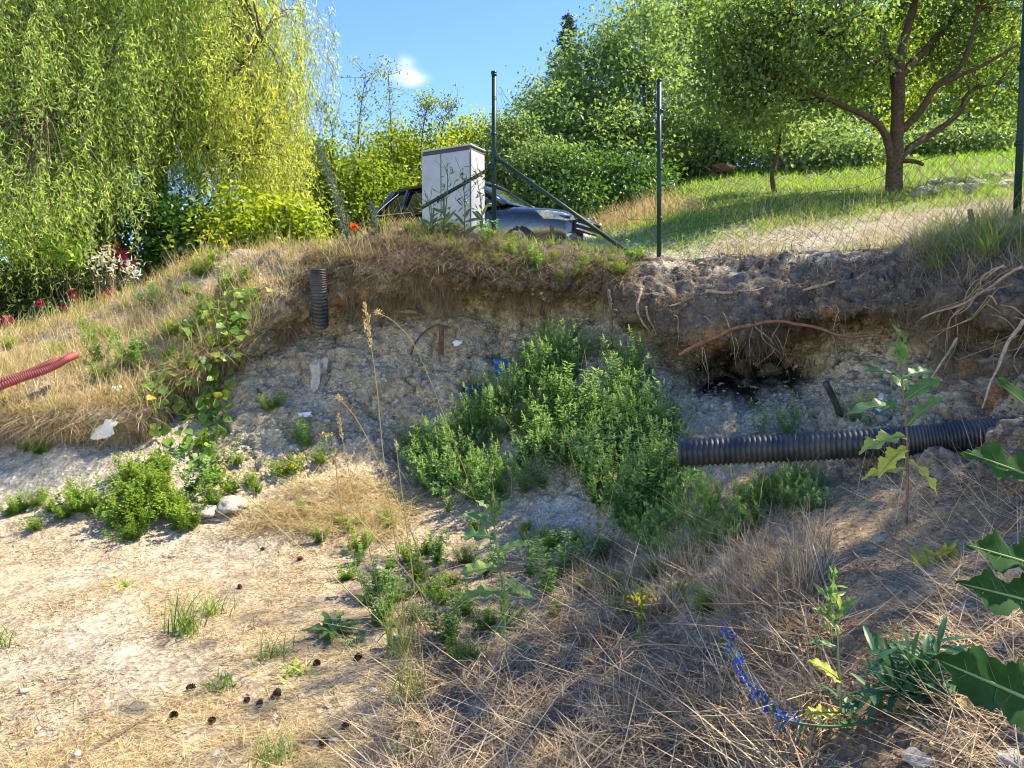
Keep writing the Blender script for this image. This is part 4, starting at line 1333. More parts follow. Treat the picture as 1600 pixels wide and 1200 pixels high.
for k in range(26):
    x, y = rng.uniform(380, 760), rng.uniform(500, 720)
    if k > 15:
        x, y = rng.uniform(1260, 1420), rng.uniform(560, 660)
    s_ = rng.uniform(.02, .055)
    rock(x, y, (s_ * 1.3, s_, s_ * .8), 'rough grey stone stuck in the bank face', 300 + k, m_slab, 'stones stuck in the bank face', 'bank_stone', .5, lift=-.01)
spots = [(54, 905), (140, 890), (95, 960), (640, 1090), (580, 1080), (470, 1088), (512, 1105), (430, 1120), (290, 1145), (390, 1085), (350, 1055), (60, 1140), (40, 1080), (470, 910), (500, 830), (600, 820), (690, 860), (720, 905), (570, 1150), (520, 1160), (445, 1165), (340, 1180), (120, 1180), (270, 870), (660, 1170), (820, 850), (860, 870), (905, 830), (760, 830), (1230, 850), (1290, 860), (1480, 830), (1550, 900), (1500, 950), (1560, 1010), (1450, 900)]
for k, (x, y) in enumerate(spots):
    s = rng.uniform(0.007, 0.02)
    rock(x, y, (s * 1.3, s, s * .6), 'small pale pebble lying on the bare earth', 20 + k, m_stone, 'pebbles on the pit floor', 'pebble')

# rubble heap beside the orchard tree
for k in range(46):
    x = rng.uniform(1432, 1640); y = 296 - (x - 1430) * 0.10 + rng.uniform(-10, 14)
    s = rng.uniform(0.04, 0.12)
    rock(x, y, (s * 1.3, s, s * .7), 'pale broken stone in the rubble heap right of the orchard tree', 90 + k, m_stone, 'rubble stones beside the orchard tree', 'rubble_stone', 0.38)

# bits of junk under the far trees: barrow tub and a bin
def junk():
    p, _ = hit(1130, 278)
    r = thing('wheelbarrow', p, 'rusty red wheelbarrow under the trees behind the fence', 'wheelbarrow', rotz=0.5)
    r.scale = (.5, .5, .5)
    V = np.array([[-.35, -.25, .3], [.35, -.25, .3], [.35, .25, .3], [-.35, .25, .3], [-.5, -.36, .62], [.55, -.36, .62], [.55, .36, .62], [-.5, .36, .62]])
    mb = MB(); mb.add(V, np.array([[0, 1, 2, 3], [0, 4, 5, 1], [1, 5, 6, 2], [2, 6, 7, 3], [3, 7, 4, 0]])); o = part('tub', mb, m_rust, r, False, False); o.modifiers.new('thick', 'SOLIDIFY').thickness = .02
    a_ = np.linspace(0, 2 * np.pi, 17)
    mb = MB(); mb.add(*tube(np.stack([np.cos(a_) * .17 + .6, 0 * a_, np.sin(a_) * .17 + .19], -1), .035, 6, False)); part('wheel', mb, m_rub, r, True, False)
    for s in (-1, 1):
        mb = MB(); mb.add(*tube(np.array([(.6, s * .06, .19), (-.2, s * .25, .32), (-1.0, s * .3, .5)]), .02, 6)); part('handle', mb, m_droot, r, True, False)
        mb = MB(); mb.add(*tube(np.array([(-.3, s * .24, .32), (-.4, s * .26, 0)]), .018, 6)); part('leg', mb, m_droot, r, True, False)
    p, _ = hit(1046, 303)
    r = thing('plastic_tub', p, 'pale tub standing in the shade under the far trees', 'tub')
    mb = MB(); mb.add(*tube(np.array([p, p + [0, 0, .02], p + [0, 0, .3]]), [.1, .11, .14], 14)); part('tub_body', mb, m_cab, r, True)
    mb = MB(); a_ = np.linspace(0, 2 * np.pi, 21); mb.add(*tube(np.stack([p[0] + np.cos(a_) * .143, p[1] + np.sin(a_) * .143, 0 * a_ + p[2] + .3], -1), .01, 6, False)); part('rim', mb, m_cab, r, True)


junk()

# --- roots out of the bank
def root(pts, r0, r1, label, mat=None, lift=0.06, d=None, group=None, wob=0.015, n=7, name='root'):
    if d is None:
        q = [hit(x, y)[0] for x, y in pts]
        q = [a + np.array([0, -lift, 0]) for a in q]
    else:
        d = d if isinstance(d, (list, tuple)) else [d] * len(pts)
        q = [P(x, y, dd) for (x, y), dd in zip(pts, d)]
    m = len(q) * 6
    c = curve(q, m)
    c = c + wob * np.stack([fbm(c, 6, 2, 1), fbm(c, 6, 2, 2), fbm(c, 6, 2, 3)], -1)
    mb = MB(); mb.add(*tube(c, np.linspace(r0, r1, m) * (1 + .25 * vnoise(c * 23, 4)), n))
    return whole(name, mb, mat or m_root, c[0], label, 'root', group, True)


root([(1003, 452), (996, 475), (1003, 500), (1022, 528)], .013, .007, 'pinkish forked root arching down at the middle of the bank', d=[6.6, 6.5, 6.55, 6.6])
root([(1010, 478), (1018, 505), (1034, 530)], .010, .005, 'short root branching off the arched one', d=[6.5, 6.5, 6.55])
root([(952, 452), (954, 480), (953, 520), (956, 545)], .018, .012, 'straight dark root hanging left of the arched root', m_droot, d=[6.75, 6.7, 6.7, 6.8])
root([(1060, 556), (1110, 530), (1160, 512), (1210, 504), (1250, 508), (1310, 522), (1390, 526)], .019, .008, 'long rust-brown root running along the overhang', plain('rust_root', (0.22, .105, .06), .95, var=.4, scale=26, bump=.7, spec=.1), d=[5.62, 5.6, 5.58, 5.5, 5.4, 5.2, 4.85])
root([(1600, 500), (1575, 540), (1560, 575), (1548, 596), (1535, 640)], .011, .004, 'grey-brown root hanging at the right bank', m_root, d=[3.72, 3.68, 3.62, 3.6, 3.58])
root([(1600, 415), (1545, 450), (1490, 478), (1440, 500)], .009, .004, 'thickest pale root sweeping along the right sod lip', m_root, d=[3.75, 3.95, 4.2, 4.4])
for k in range(9):
    o_ = rng.uniform(-22, 30)
    e_ = rng.uniform(-10, 70)
    j_ = rng.normal(size=4) * 12
    s_ = rng.uniform(0, 70)
    root([(1610 - s_, 418 + o_ + s_ * .5), (1560 - s_ * .4, 448 + o_ + j_[0]), (1500, 474 + o_ * .8 + j_[1]), (1440 + e_, 500 + o_ + j_[2] + rng.uniform(0, 45))], rng.uniform(.0025, .0055), .0012, 'thin pale root in the bundle along the right sod lip', m_root, d=[3.74 + s_ * .003, 3.92, 4.15, 4.34 - e_ * .002], group='thin roots along the right sod lip', wob=.03, n=5)
root([(1497, 530), (1480, 560), (1460, 585), (1448, 605)], .010, .004, 'broken pale root stub slanting above the pipe end', m_root, d=[4.25, 4.22, 4.2, 4.2])
root([(1100, 455), (1140, 458), (1190, 450)], .014, .008, 'pale root lying along the dark topsoil', m_root, lift=.04)
root([(1255, 452), (1280, 448), (1305, 440)], .015, .010, 'short pale root end on the dark topsoil', m_root, lift=.04)
root([(1045, 480), (1075, 468), (1105, 456)], .008, .006, 'thin root slanting up across the topsoil', m_root, lift=.04)
root([(1545, 820), (1575, 780), (1600, 765)], .014, .01, 'dark crooked root low on the right bank', m_droot, lift=.05)
root([(1340, 985), (1325, 955), (1330, 880)], .004, .002, 'thin dry twig standing on the shaded slope', m_droot, lift=.05)
root([(888, 540), (920, 534), (975, 541)], .030, .022, 'short pale log lying behind the green thicket', m_wood, lift=.12, name='log')
root([(1515, 330), (1522, 370), (1530, 390)], .018, .014, 'short dark wooden stake on the crest by the right post', m_droot, d=[5.6, 5.5, 5.45], name='wooden_stake')
for k, (x, y) in enumerate([(600, 470), (640, 462), (705, 455), (770, 460), (820, 470), (870, 470), (905, 480), (1075, 545), (1095, 548), (1130, 520), (1170, 515), (1210, 510), (1260, 512), (1300, 520), (1340, 520), (1370, 515), (1400, 500), (1425, 505), (1455, 500), (1475, 495), (1500, 500), (1530, 510), (1550, 505), (1585, 520), (420, 545), (395, 560), (300, 660), (260, 665), (120, 668), (60, 670), (30, 662), (160, 672)] + [(1060 + i * 13.5 + rng.uniform(-8, 8), 500 + rng.uniform(-22, 40)) for i in range(40)]):
    p, _ = hit(x, y)
    a = p + [0, -0.10, 0.02]
    ln = rng.uniform(0.12, 0.42)
    q = [a + [0, .12, .03], a, a + [rng.normal() * .06, -.03, -ln * .5], a + [rng.normal() * .12, rng.normal() * .04, -ln]]
    c = curve(q, 14)
    c = c + .012 * np.stack([fbm(c, 9, 2, 1 + k), fbm(c, 9, 2, 2 + k), 0 * c[:, 0]], -1)
    whole('hanging_root', MB().add(*tube(c, np.linspace(rng.uniform(.0025, .007), .0012, 14), 5)), m_root if k % 3 else m_droot, c[0], 'thin root dangling from the overhanging sod edge', 'root', 'thin roots dangling from the bank', True)

# --- pine cones on the floor
def cone_mesh():
    mb = MB()
    Pn, Dn, Nn = [], [], []
    for i in range(46):
        t = i / 45
        a = i * 2.39996
        r = 0.010 * math.sin(math.pi * (0.12 + 0.8 * t)) ** 0.8
        z = -0.018 + 0.036 * t
        Pn.append((math.cos(a) * r, math.sin(a) * r, z)); Dn.append((math.cos(a), math.sin(a), 0.25 + 0.9 * t)); Nn.append((-.4 * math.cos(a), -.4 * math.sin(a), 1))
    V, F = leaf_cards(np.array(Pn), np.array(Dn), np.array(Nn), 0.017, 0.015, .3, -.2)
    mb.add(V, F)
    V, F = rockmesh((.010, .010, .02), 3, 8); mb.add(V, F)
    return mb.mesh('pine_cone')


cone_me = cone_mesh(); cone_me.materials.append(m_cone)
for k, (x, y) in enumerate([(432, 1090), (405, 1105), (385, 1098), (272, 1122), (540, 1138), (505, 1165), (495, 1040), (300, 1078), (470, 875), (410, 860), (375, 920), (330, 1130), (560, 1030)]):
    p, _ = hit(x, y)
    o = link('pine_cone', cone_me, m_cone, None, p + [0, 0, .012])
    o.rotation_euler = (rng.uniform(.9, 1.9), rng.uniform(-.5, .5), rng.uniform(0, 6.28))
    s = rng.uniform(.65, 1.0); o.scale = (s, s, s)
    tag(o, 'dark brown open pine cone lying on the sandy floor', 'pine cone', 'pine cones on the pit floor')
# ------------------------------------------------------------------ grass, weeds and garden plants
G_dry = leafmat('dry_grass', [(0.30, 0.19, 0.10), (0.48, 0.36, 0.19), (0.66, 0.54, 0.30), (0.50, 0.46, 0.20)], 0.3, 0.7, (1.1, 1.0, 0.8), 0.15)
G_grey = leafmat('withered_grass', [(0.12, 0.095, 0.07), (0.26, 0.205, 0.15), (0.42, 0.345, 0.25), (0.20, 0.21, 0.10)], 0.25, 0.75, (1.1, 1.0, 0.8), 0.1)
G_straw = leafmat('fallen_straw', [(0.22, 0.145, 0.085), (0.43, 0.315, 0.19), (0.62, 0.50, 0.32)], 0.15, 0.7, (1.1, 1.0, 0.8), 0.15)
G_fib = leafmat('root_fibre', [(0.11, 0.078, 0.055), (0.24, 0.175, 0.115), (0.40, 0.31, 0.21)], 0.15, 0.8, (1.1, 1.0, 0.8), 0.1)
G_green = leafmat('green_grass', [(0.06, 0.13, 0.03), (0.11, 0.21, 0.045), (0.21, 0.31, 0.07), (0.36, 0.36, 0.11)], 0.45, 0.5)
G_mead = leafmat('meadow_grass', [(0.10, 0.22, 0.03), (0.18, 0.34, 0.05), (0.29, 0.43, 0.075), (0.42, 0.43, 0.12)], 0.5, 0.5, (1.15, 1.25, .55))
G_res = leafmat('mignonette_leaf', [(0.068, 0.18, 0.068), (0.125, 0.275, 0.085), (0.205, 0.365, 0.115), (0.34, 0.475, 0.175), (0.54, 0.60, 0.30)], 0.45, warm=(1.15, 1.2, .6))
G_weed = leafmat('weed_leaf', [(0.08, 0.18, 0.03), (0.15, 0.29, 0.045), (0.29, 0.42, 0.07), (0.44, 0.46, 0.08)], 0.45)
G_silver = leafmat('silvery_weed_leaf', [(0.12, 0.18, 0.12), (0.20, 0.28, 0.18), (0.32, 0.38, 0.24)], 0.35)
G_vine = leafmat('vine_leaf', [(0.07, 0.16, 0.035), (0.13, 0.26, 0.05), (0.26, 0.38, 0.07), (0.40, 0.42, 0.08)], 0.42)
G_let = leafmat('lettuce_leaf', [(0.09, 0.20, 0.08), (0.15, 0.29, 0.10), (0.30, 0.42, 0.12), (0.62, 0.60, 0.10)], 0.45, 0.4)
G_big = leafmat('broad_green_leaf', [(0.014, 0.055, 0.014), (0.022, 0.08, 0.02), (0.04, 0.11, 0.028)], 0.4, 0.7, spec=.12)
G_rib = leafmat('leaf_rib', [(0.18, 0.27, 0.10), (0.28, 0.36, 0.15)], 0.2)
G_bug = leafmat('bugloss_leaf', [(0.03, 0.11, 0.05), (0.05, 0.16, 0.07), (0.10, 0.24, 0.10)], 0.35)
m_bluef = leafmat('blue_petal', [(0.01, 0.05, 0.34), (0.03, 0.10, 0.52), (0.10, 0.10, 0.40)], 0.35)
m_pink = leafmat('rose_petal', [(0.28, 0.01, 0.04), (0.40, 0.02, 0.08), (0.45, 0.08, 0.17)], 0.2)
m_whitef = leafmat('white_leaf', [(0.55, 0.60, 0.52), (0.75, 0.76, 0.72)], 0.3)
m_wine = leafmat('wine_red_leaf', [(0.10, 0.012, 0.02), (0.22, 0.02, 0.035)], 0.4)
m_yel = leafmat('yellow_petal', [(0.70, 0.50, 0.02), (0.80, 0.65, 0.05)], 0.3)
m_orng = leafmat('orange_red_petal', [(0.75, 0.10, 0.02), (0.85, 0.16, 0.03)], 0.3)
G_head = leafmat('seed_head', [(0.42, 0.30, 0.15), (0.62, 0.48, 0.28), (0.72, 0.60, 0.40)], 0.3, 0.7, (1.1, 1, .8))
G_stalk = leafmat('dry_stalk', [(0.40, 0.33, 0.16), (0.50, 0.44, 0.22)], 0.2, 0.6, (1.1, 1, .8))


def stuff(name, V, F, R, mat, label, cat):
    return tag(link(name, make_mesh(name, V, F, R), mat), label, cat, None, 'stuff')


class Blades:
    def __init__(self):
        self.mb = MB()

    def put(self, Pb, H, lean, bend, W, tone, az=None, seg=3, spread=0.25):
        n = len(Pb)
        az = rng.uniform(0, 2 * np.pi, n) if az is None else az
        V, F, k = blades(Pb, H, az, lean, bend, W, seg=seg)
        tn = np.clip(np.broadcast_to(tone, n) + rng.normal(size=n) * spread, 0, 1)
        self.mb.add(V, F, np.repeat(tn, k))
        return self

    def done(self, name, mat, label, cat='grass'):
        return tag(link(name, self.mb.mesh(name), mat), label, cat, None, 'stuff')


qnoise = fbm(qc, 1.3, 3, 71)
qfine = fbm(qc, 4.5, 2, 73)
clump = np.clip(0.6 + qnoise * 0.5 + qfine * 0.5, 0.12, None)
N_ = lambda a, b, n: rng.uniform(a, b, n)

# --- dry grass over the left mound
mound = [(-400, 570), (0, 498), (200, 436), (350, 396), (480, 380), (600, 345), (660, 345), (640, 400), (540, 425), (485, 470), (420, 530), (350, 560), (230, 640), (0, 655), (-400, 655)]
w = zone(mound, (9.5, 14)) * clump
p, n_ = scatter(w, 24000, 1.6)
b = Blades().put(p, N_(.06, .24, 24000), N_(.1, 1.2, 24000), N_(.1, 1.0, 24000), .0062, .5)
p, n_ = scatter(w, 2600, 1.6)
b.put(p, N_(.22, .45, 2600), N_(.05, .5, 2600), N_(.05, .5, 2600), .0055, .62)
p, n_ = scatter(w, 7000, 1.6)
b.put(p + [0, 0, .01], N_(.12, .35, 7000), N_(1.2, 1.5, 7000), N_(-.2, .1, 7000), .0055, .45)
lw = zone([(-400, 590), (0, 600), (150, 600), (330, 520), (420, 510), (430, 560), (330, 600), (230, 680), (-400, 690)], (10.2, 11.5)) * clump
p, n_ = scatter(lw, 4200, 1.2)
b.put(p, N_(.10, .32, 4200), N_(.9, 1.6, 4200), N_(.3, 1.3, 4200), .0055, .45, az=rng.normal(size=4200) * .6 - np.pi / 2)
b.done('dry_grass', G_dry, 'straw-yellow dry grass covering the left mound')
p, n_ = scatter(zone(mound, (9.5, 14)) * np.clip(qfine + .1 + .4 * qnoise, 0, 1) ** 1.2, 5200, 1.6)
Blades().put(p, N_(.06, .22, 5200), N_(.1, .9, 5200), N_(.1, .9, 5200), .0075, .6).done('green_grass', G_green, 'green weeds mixed into the dry grass of the mound')

# --- middle of the crest: grey dry grass and dark weeds
mid_top = [(470, 385), (600, 345), (760, 340), (940, 372), (1010, 400), (960, 440), (850, 445), (700, 430), (600, 440), (500, 440)]
w = zone(mid_top, (10.3, 14)) * clump
w = w * np.where(qpx > 790, .35, 1.0)
p, n_ = scatter(w, 11000, 1.4)
b = Blades().put(p, N_(.05, .20, 11000), N_(.2, 1.3, 11000), N_(.2, 1.1, 11000), .0062, .42)
p, n_ = scatter(w, 4500, 1.4)
b.put(p + [0, 0, .01], N_(.15, .4, 4500), N_(1.2, 1.5, 4500), N_(-.1, .2, 4500), .006, .4)
lw = zone([(470, 400), (640, 375), (800, 385), (985, 405), (985, 450), (800, 450), (600, 450), (440, 520)], (10.4, 11.6)) * clump
p, n_ = scatter(lw, 5000, 1.2)
b.put(p, N_(.12, .34, 5000), N_(.9, 1.6, 5000), N_(.4, 1.4, 5000), .006, .35, az=rng.normal(size=5000) * .6 - np.pi / 2)
b.done('withered_grass', G_grey, 'grey withered grass on the middle crest of the bank')
mg = [(580, 345), (780, 345), (930, 372), (1010, 400), (960, 445), (840, 440), (700, 400)]
p, n_ = scatter(zone(mg, (10.6, 14)) * np.clip(qfine + .25 + .5 * qnoise, 0, 1), 6500, 1.4)
Blades().put(p, N_(.05, .18, 6500), N_(.1, .8, 6500), N_(.2, .9, 6500), .011, .35).done('green_grass', G_green, 'dark green grass on the crest in front of the car')

# --- fibres and grass hanging from every sod edge
def hang(poly, tr, n, ln, name, mat, label, tone=.45, W=.0045, out=0.03, rmax=1.0):
    p, n_ = scatter(zone(poly, tr) * np.clip(qfine + .35 * qnoise + .15, .01, 1) ** 1.5, n, 1.0)
    L_ = N_(*ln, n)[:, None] * rng.random(n)[:, None] ** 1.5
    k = 5
    t = np.linspace(0, 1, k)
    dirx = rng.normal(size=(n, 1)) * .42
    rows = []
    for s in t:
        c = p + n_ * out * min(1, s * 3) * rng.uniform(.5, 1.5, (n, 1)) + np.stack([dirx[:, 0] * s * L_[:, 0] + .012 * np.sin(s * 7 + dirx[:, 0] * 40), -.06 * s * L_[:, 0], -s * L_[:, 0] + .02 * (1 - s)], -1)
        sd = np.array([1, .3, 0]) * (W * .5 * (1 - .75 * s))
        rows += [c - sd, c + sd]
    V = np.stack(rows, 1)
    bq = np.arange(n)[:, None] * (2 * k)
    F = np.concatenate([bq + [[2 * i, 2 * i + 1, 2 * i + 3, 2 * i + 2]] for i in range(k - 1)])
    r = np.clip(tone + rng.normal(size=n) * .25, 0, 1)
    return stuff(name, V.reshape(-1, 3), [F], np.repeat(r, 2 * k), mat, label, 'roots')


hang([(-400, 600), (150, 620), (330, 530), (400, 520), (440, 560), (380, 600), (300, 690), (-400, 720)], (8.9, 11.3), 4200, (.05, .40), 'root_fibres', G_fib, 'dry root fibres hanging from the left sod edge', .6)
hang([(440, 400), (640, 380), (800, 390), (960, 410), (960, 500), (800, 490), (620, 480), (430, 540)], (9.2, 11.4), 3800, (.05, .45), 'root_fibres', G_fib, 'dark root fibres hanging under the middle sod edge', .3)
hang([(960, 430), (1100, 470), (1400, 440), (1440, 540), (1250, 530), (1050, 575), (960, 540)], (9.2, 11.2), 2600, (.06, .30), 'root_fibres', G_fib, 'fine roots fringing the overhang above the hollow', .45, .0035)
hang([(1400, 430), (1640, 380), (1640, 540), (1420, 540)], (9.4, 11.5), 1900, (.05, .45), 'root_fibres', G_fib, 'pale root fibres hanging at the right sod edge', .75, .0035)

# --- right crest: overhanging dry grass
rc = [(1400, 392), (1450, 375), (1520, 330), (1680, 300), (1680, 470), (1560, 480), (1450, 480)]
p, n_ = scatter(zone(rc, (10.8, 14)) * clump, 4200, 1.2)
b = Blades().put(p, N_(.08, .36, 4200), N_(.2, 1.3, 4200), N_(.2, 1.1, 4200), .005, .5)
b.done('dry_grass', G_grey, 'dry grass spilling over the right bank edge')
p, n_ = scatter(zone([(1430, 400), (1500, 300), (1680, 250), (1680, 420), (1520, 420)], (11.2, 15)) * clump, 1100, 1.2)
Blades().put(p, N_(.12, .42, 1100), N_(.1, .8, 1100), N_(.1, .8, 1100), .006, .75).done('green_grass', G_green, 'green and yellow grass at the foot of the right post')

# --- verge along the fence and meadow on the slope
wv = (inpoly(qpx, qpy, [(985, 400), (1060, 330), (1300, 300), (1450, 290), (1680, 270), (1680, 360), (1400, 395), (1200, 405), (1020, 415)]) & (qtr > 11.8) & (qc[..., 1] > 4)).astype(float)
p, n_ = scatter(wv * np.clip(qfine * .7 + .3 + .4 * qnoise, .03, 1) * (qpx > 1120), 8500, 1.2)
b = Blades().put(p, N_(.08, .34, 8500), N_(.05, .6, 8500), N_(.05, .6, 8500), .0065, .5)
p, n_ = scatter(wv * (qpx > 1130) * np.clip(qnoise + .4, 0.05, 1), 420, 1.0)
b.put(p, N_(.35, .6, 420), N_(.02, .25, 420), N_(.02, .3, 420), .006, .75)
b.done('dry_grass', G_dry, 'thin dry grass along the fence verge')
p, n_ = scatter(wv * np.clip(qfine * .7 + .15 + .4 * qnoise, 0, 1), 7000, 1.2)
Blades().put(p, N_(.05, .2, 7000), N_(.1, .8, 7000), N_(.1, .8, 7000), .008, .45).done('green_grass', G_green, 'short green grass in the tree shade along the fence')
mw_ = ((qtr > 12.2) & (qc[..., 0] > 1.2) & (qc[..., 1] - 0.22 * np.clip(qc[..., 0] - 2, 0, 8) > 9.7 + .5 * qnoise) & (qc[..., 1] < 45) & (qpx < 1750)).astype(float)
nm = 46000
p, n_ = scatter(mw_ * np.clip(.7 + .5 * qnoise, .1, 1), nm, 1.7)
dd = np.linalg.norm(p[:, :2], axis=1)
Blades().put(p, N_(.06, .17, nm) * (1 + .03 * dd), N_(.1, .8, nm), N_(.1, .8, nm), .007 * dd / 9, .45, seg=2).done('meadow_grass', G_mead, 'bright green meadow grass on the slope under the trees')
gw = ((qtr > 11.9) & (((qc[..., 0] < -2.2) & (qc[..., 1] > 8.8)) | ((qc[..., 0] < 2.0) & (qc[..., 1] > 10.5))) & (qc[..., 1] < 30) & (qpx > -500)).astype(float)
p, n_ = scatter(gw * clump, 12000, 1.4)
dd = np.linalg.norm(p[:, :2], axis=1)
Blades().put(p, N_(.08, .25, 12000), N_(.1, .8, 12000), N_(.1, .8, 12000), .009 * dd / 9, .4, seg=2).done('garden_grass', G_green, 'grass around the parked car and in the garden')
p, n_ = scatter(((qtr > 12) & (qc[..., 0] > .8) & (qc[..., 0] < 3.6) & (qc[..., 1] > 13.5) & (qc[..., 1] < 19)).astype(float), 2600, 1.0)
Blades().put(p, N_(.2, .6, 2600), N_(.1, .6, 2600), N_(.1, .6, 2600), .013, .35, seg=2).done('dry_grass', G_dry, 'reddish dry weeds behind the car bonnet')

# --- straw over the shaded foreground slope
fg = [(690, 880), (900, 850), (1110, 840), (1200, 800), (1270, 810), (1290, 900), (1320, 1000), (1270, 1300), (520, 1300), (600, 1150), (640, 1000)]
w = zone(fg, (2.0, 6.6)) * np.clip(.5 + qnoise * .7 + qfine * .6, .04, None)
nb = 6500
p, n_ = scatter(w, nb, 1.5)
b = Blades().put(p + [0, 0, .005], N_(.08, .30, nb), N_(1.15, 1.5, nb), N_(-.12, .12, nb), N_(.002, .0068, nb), .42, spread=.34)
p, n_ = scatter(w, 3600, 1.5)
b.put(p, N_(.04, .20, 3600), N_(.2, 1.3, 3600), N_(0, .6, 3600), N_(.002, .006, 3600), .45, spread=.34)
p, n_ = scatter(w, 620, 1.3)
b.put(p + [0, 0, .02], N_(.25, .7, 620), N_(1.1, 1.45, 620), N_(-.1, .12, 620), N_(.003, .0065, 620), .85)
b.done('fallen_straw', G_straw, 'tangled grey-brown straw over the shaded slope')
# standing tuft band of brown grass right of the middle
tb = [(880, 880), (1000, 860), (1110, 850), (1210, 805), (1290, 830), (1300, 900), (1240, 960), (1100, 960), (920, 960)]
p, n_ = scatter(zone(tb, (3, 6.8)) * np.clip(qfine + .2 + .5 * qnoise, .03, 1), 4600, 1.5)
Blades().put(p, N_(.06, .26, 4600), N_(.1, 1.35, 4600), N_(-.1, .8, 4600), N_(.0025, .0065, 4600), .6, spread=.32).done('dry_grass', G_straw, 'dense brown dry grass below the green thicket')
rs = [(1300, 760), (1640, 700), (1640, 1300), (1480, 1300), (1450, 900)]
p, n_ = scatter(zone(rs, (2.0, 7)) * clump, 1500, 1.5)
b = Blades().put(p + [0, 0, .006], N_(.08, .3, 1500), N_(1.2, 1.5, 1500), N_(-.2, .2, 1500), .0030, .6)
p, n_ = scatter(zone(rs, (2.0, 7)), 110, 1.2)
b.put(p, N_(.2, .5, 110), N_(.3, 1.2, 110), N_(.0, .6, 110), .0030, .85)
b.done('fallen_straw', G_straw, 'scattered straw on the bare brown slope at the right')

# --- flat bent blades and chaff matted between the straw
p, n_ = scatter(w, 1500, 1.4)
Blades().put(p, N_(.06, .24, 1500), N_(.5, 1.5, 1500), N_(-.1, .9, 1500), N_(.005, .011, 1500), .6, spread=.3).done('dry_grass', G_grey, 'flat bent dead blades in the foreground straw')


def chaff(wt, n, size, name, mat, label):
    p, nn_ = scatter(wt, n, 1.6)
    V, F = leaf_cards(p + [0, 0, .006], rnd_dirs(n) * [1, 1, .25], nn_ + rnd_dirs(n) * .5, N_(*size, n), N_(.003, .009, n))
    stuff(name, V, [F], np.repeat(np.clip(rng.normal(size=n) * .3 + .45, 0, 1), 4), mat, label, 'litter')


chaff(zone(fg, (2.0, 6.6)), 8000, (.01, .04), 'plant_litter', G_straw, 'broken chaff and leaf bits between the straw')
chaff(zone([(-300, 790), (700, 790), (760, 900), (640, 1300), (-300, 1300)], (1.5, 6.4)) * np.clip(qfine + .3, .02, 1), 6500, (.008, .035), 'plant_litter', G_straw, 'chaff and needle bits strewn on the sandy floor')
chaff(zone([(1250, 760), (1680, 740), (1680, 1300), (1250, 1300)], (1.5, 6.8)), 3500, (.008, .03), 'plant_litter', G_straw, 'chaff on the brown slope at the right')
p, n_ = scatter(zone([(-100, 560), (140, 530), (150, 590), (-100, 640)], (10, 13)), 700, 1.2)
Blades().put(p, N_(.10, .26, 700), N_(.1, .8, 700), N_(.1, .7, 700), .006, .55).done('dry_grass', G_dry, 'dry grass growing round the red conduit')
p, n_ = scatter(zone([(960, 400), (1440, 375), (1440, 480), (960, 470)], (10.6, 12.6)) * np.clip(qfine + .1, .02, 1), 1500, 1.2)
Blades().put(p, N_(.05, .2, 1500), N_(.6, 1.5, 1500), N_(0, .9, 1500), .0045, .55).done('dry_grass', G_grey, 'sparse dead grass on the bare topsoil')

# --- thin straw over the sunlit floor
fl = [(-500, 820), (120, 850), (330, 850), (560, 780), (700, 780), (760, 860), (700, 1000), (640, 1300), (-500, 1300)]
w = zone(fl, (2.0, 6.4)) * np.clip(.35 + qnoise * .8 + qfine * .5, .02, None)
p, n_ = scatter(w, 16000, 1.5)
b = Blades().put(p + [0, 0, .004], N_(.04, .22, 16000), N_(1.42, 1.55, 16000), N_(-.06, .03, 16000), N_(.0018, .0038, 16000), .4, seg=2, spread=.35)
ft = [(440, 760), (560, 740), (650, 790), (640, 850), (420, 830), (330, 850)]
p, n_ = scatter(zone(ft, (3, 7)) * clump, 3200, 1.5)
b.put(p + [0, 0, .01], N_(.12, .4, 3200), N_(.9, 1.5, 3200), N_(-.1, .5, 3200), .0042, .62)
b.done('fallen_straw', G_dry, 'thin golden straw strewn over the sunlit sandy floor')
p, n_ = scatter(w * (qfine > 0), 900, 1.5)
Blades().put(p, N_(.02, .07, 900), N_(.1, .9, 900), N_(.1, .8, 900), .004, .5, seg=2).done('green_grass', G_green, 'tiny green seedlings on the sandy floor')

# --- clods on the bank and grit on the floor
def crumbs(poly, tr, n, size, name, label, power=1.4, colr=None):
    p, nn_ = scatter(zone(poly, tr) * np.clip(.3 + qfine, .05, None), n, power)
    base, F = rockmesh((1, 1, .75), 3, 6, .5)
    nv = len(base)
    s = rng.uniform(size[0], size[1], n) * rng.random(n) ** 1.3 + size[0]
    a = rng.uniform(0, 6.28, n)
    ca, sa = np.cos(a), np.sin(a)
    bx = base[None, :, 0] * ca[:, None] - base[None, :, 1] * sa[:, None]
    by = base[None, :, 0] * sa[:, None] + base[None, :, 1] * ca[:, None]
    V = np.stack([bx * rng.uniform(.8, 1.5, (n, 1)), by, base[None, :, 2] * rng.uniform(.6, 1.1, (n, 1))], -1) * s[:, None, None] + (p - nn_ * s[:, None] * .25)[:, None]
    off = np.arange(n)[:, None, None] * nv
    FF = [(f[None] + off).reshape(-1, f.shape[1]) for f in F]
    return stuff(name, V.reshape(-1, 3), FF, np.repeat(rng.random(n), nv), colr, label, 'clods')


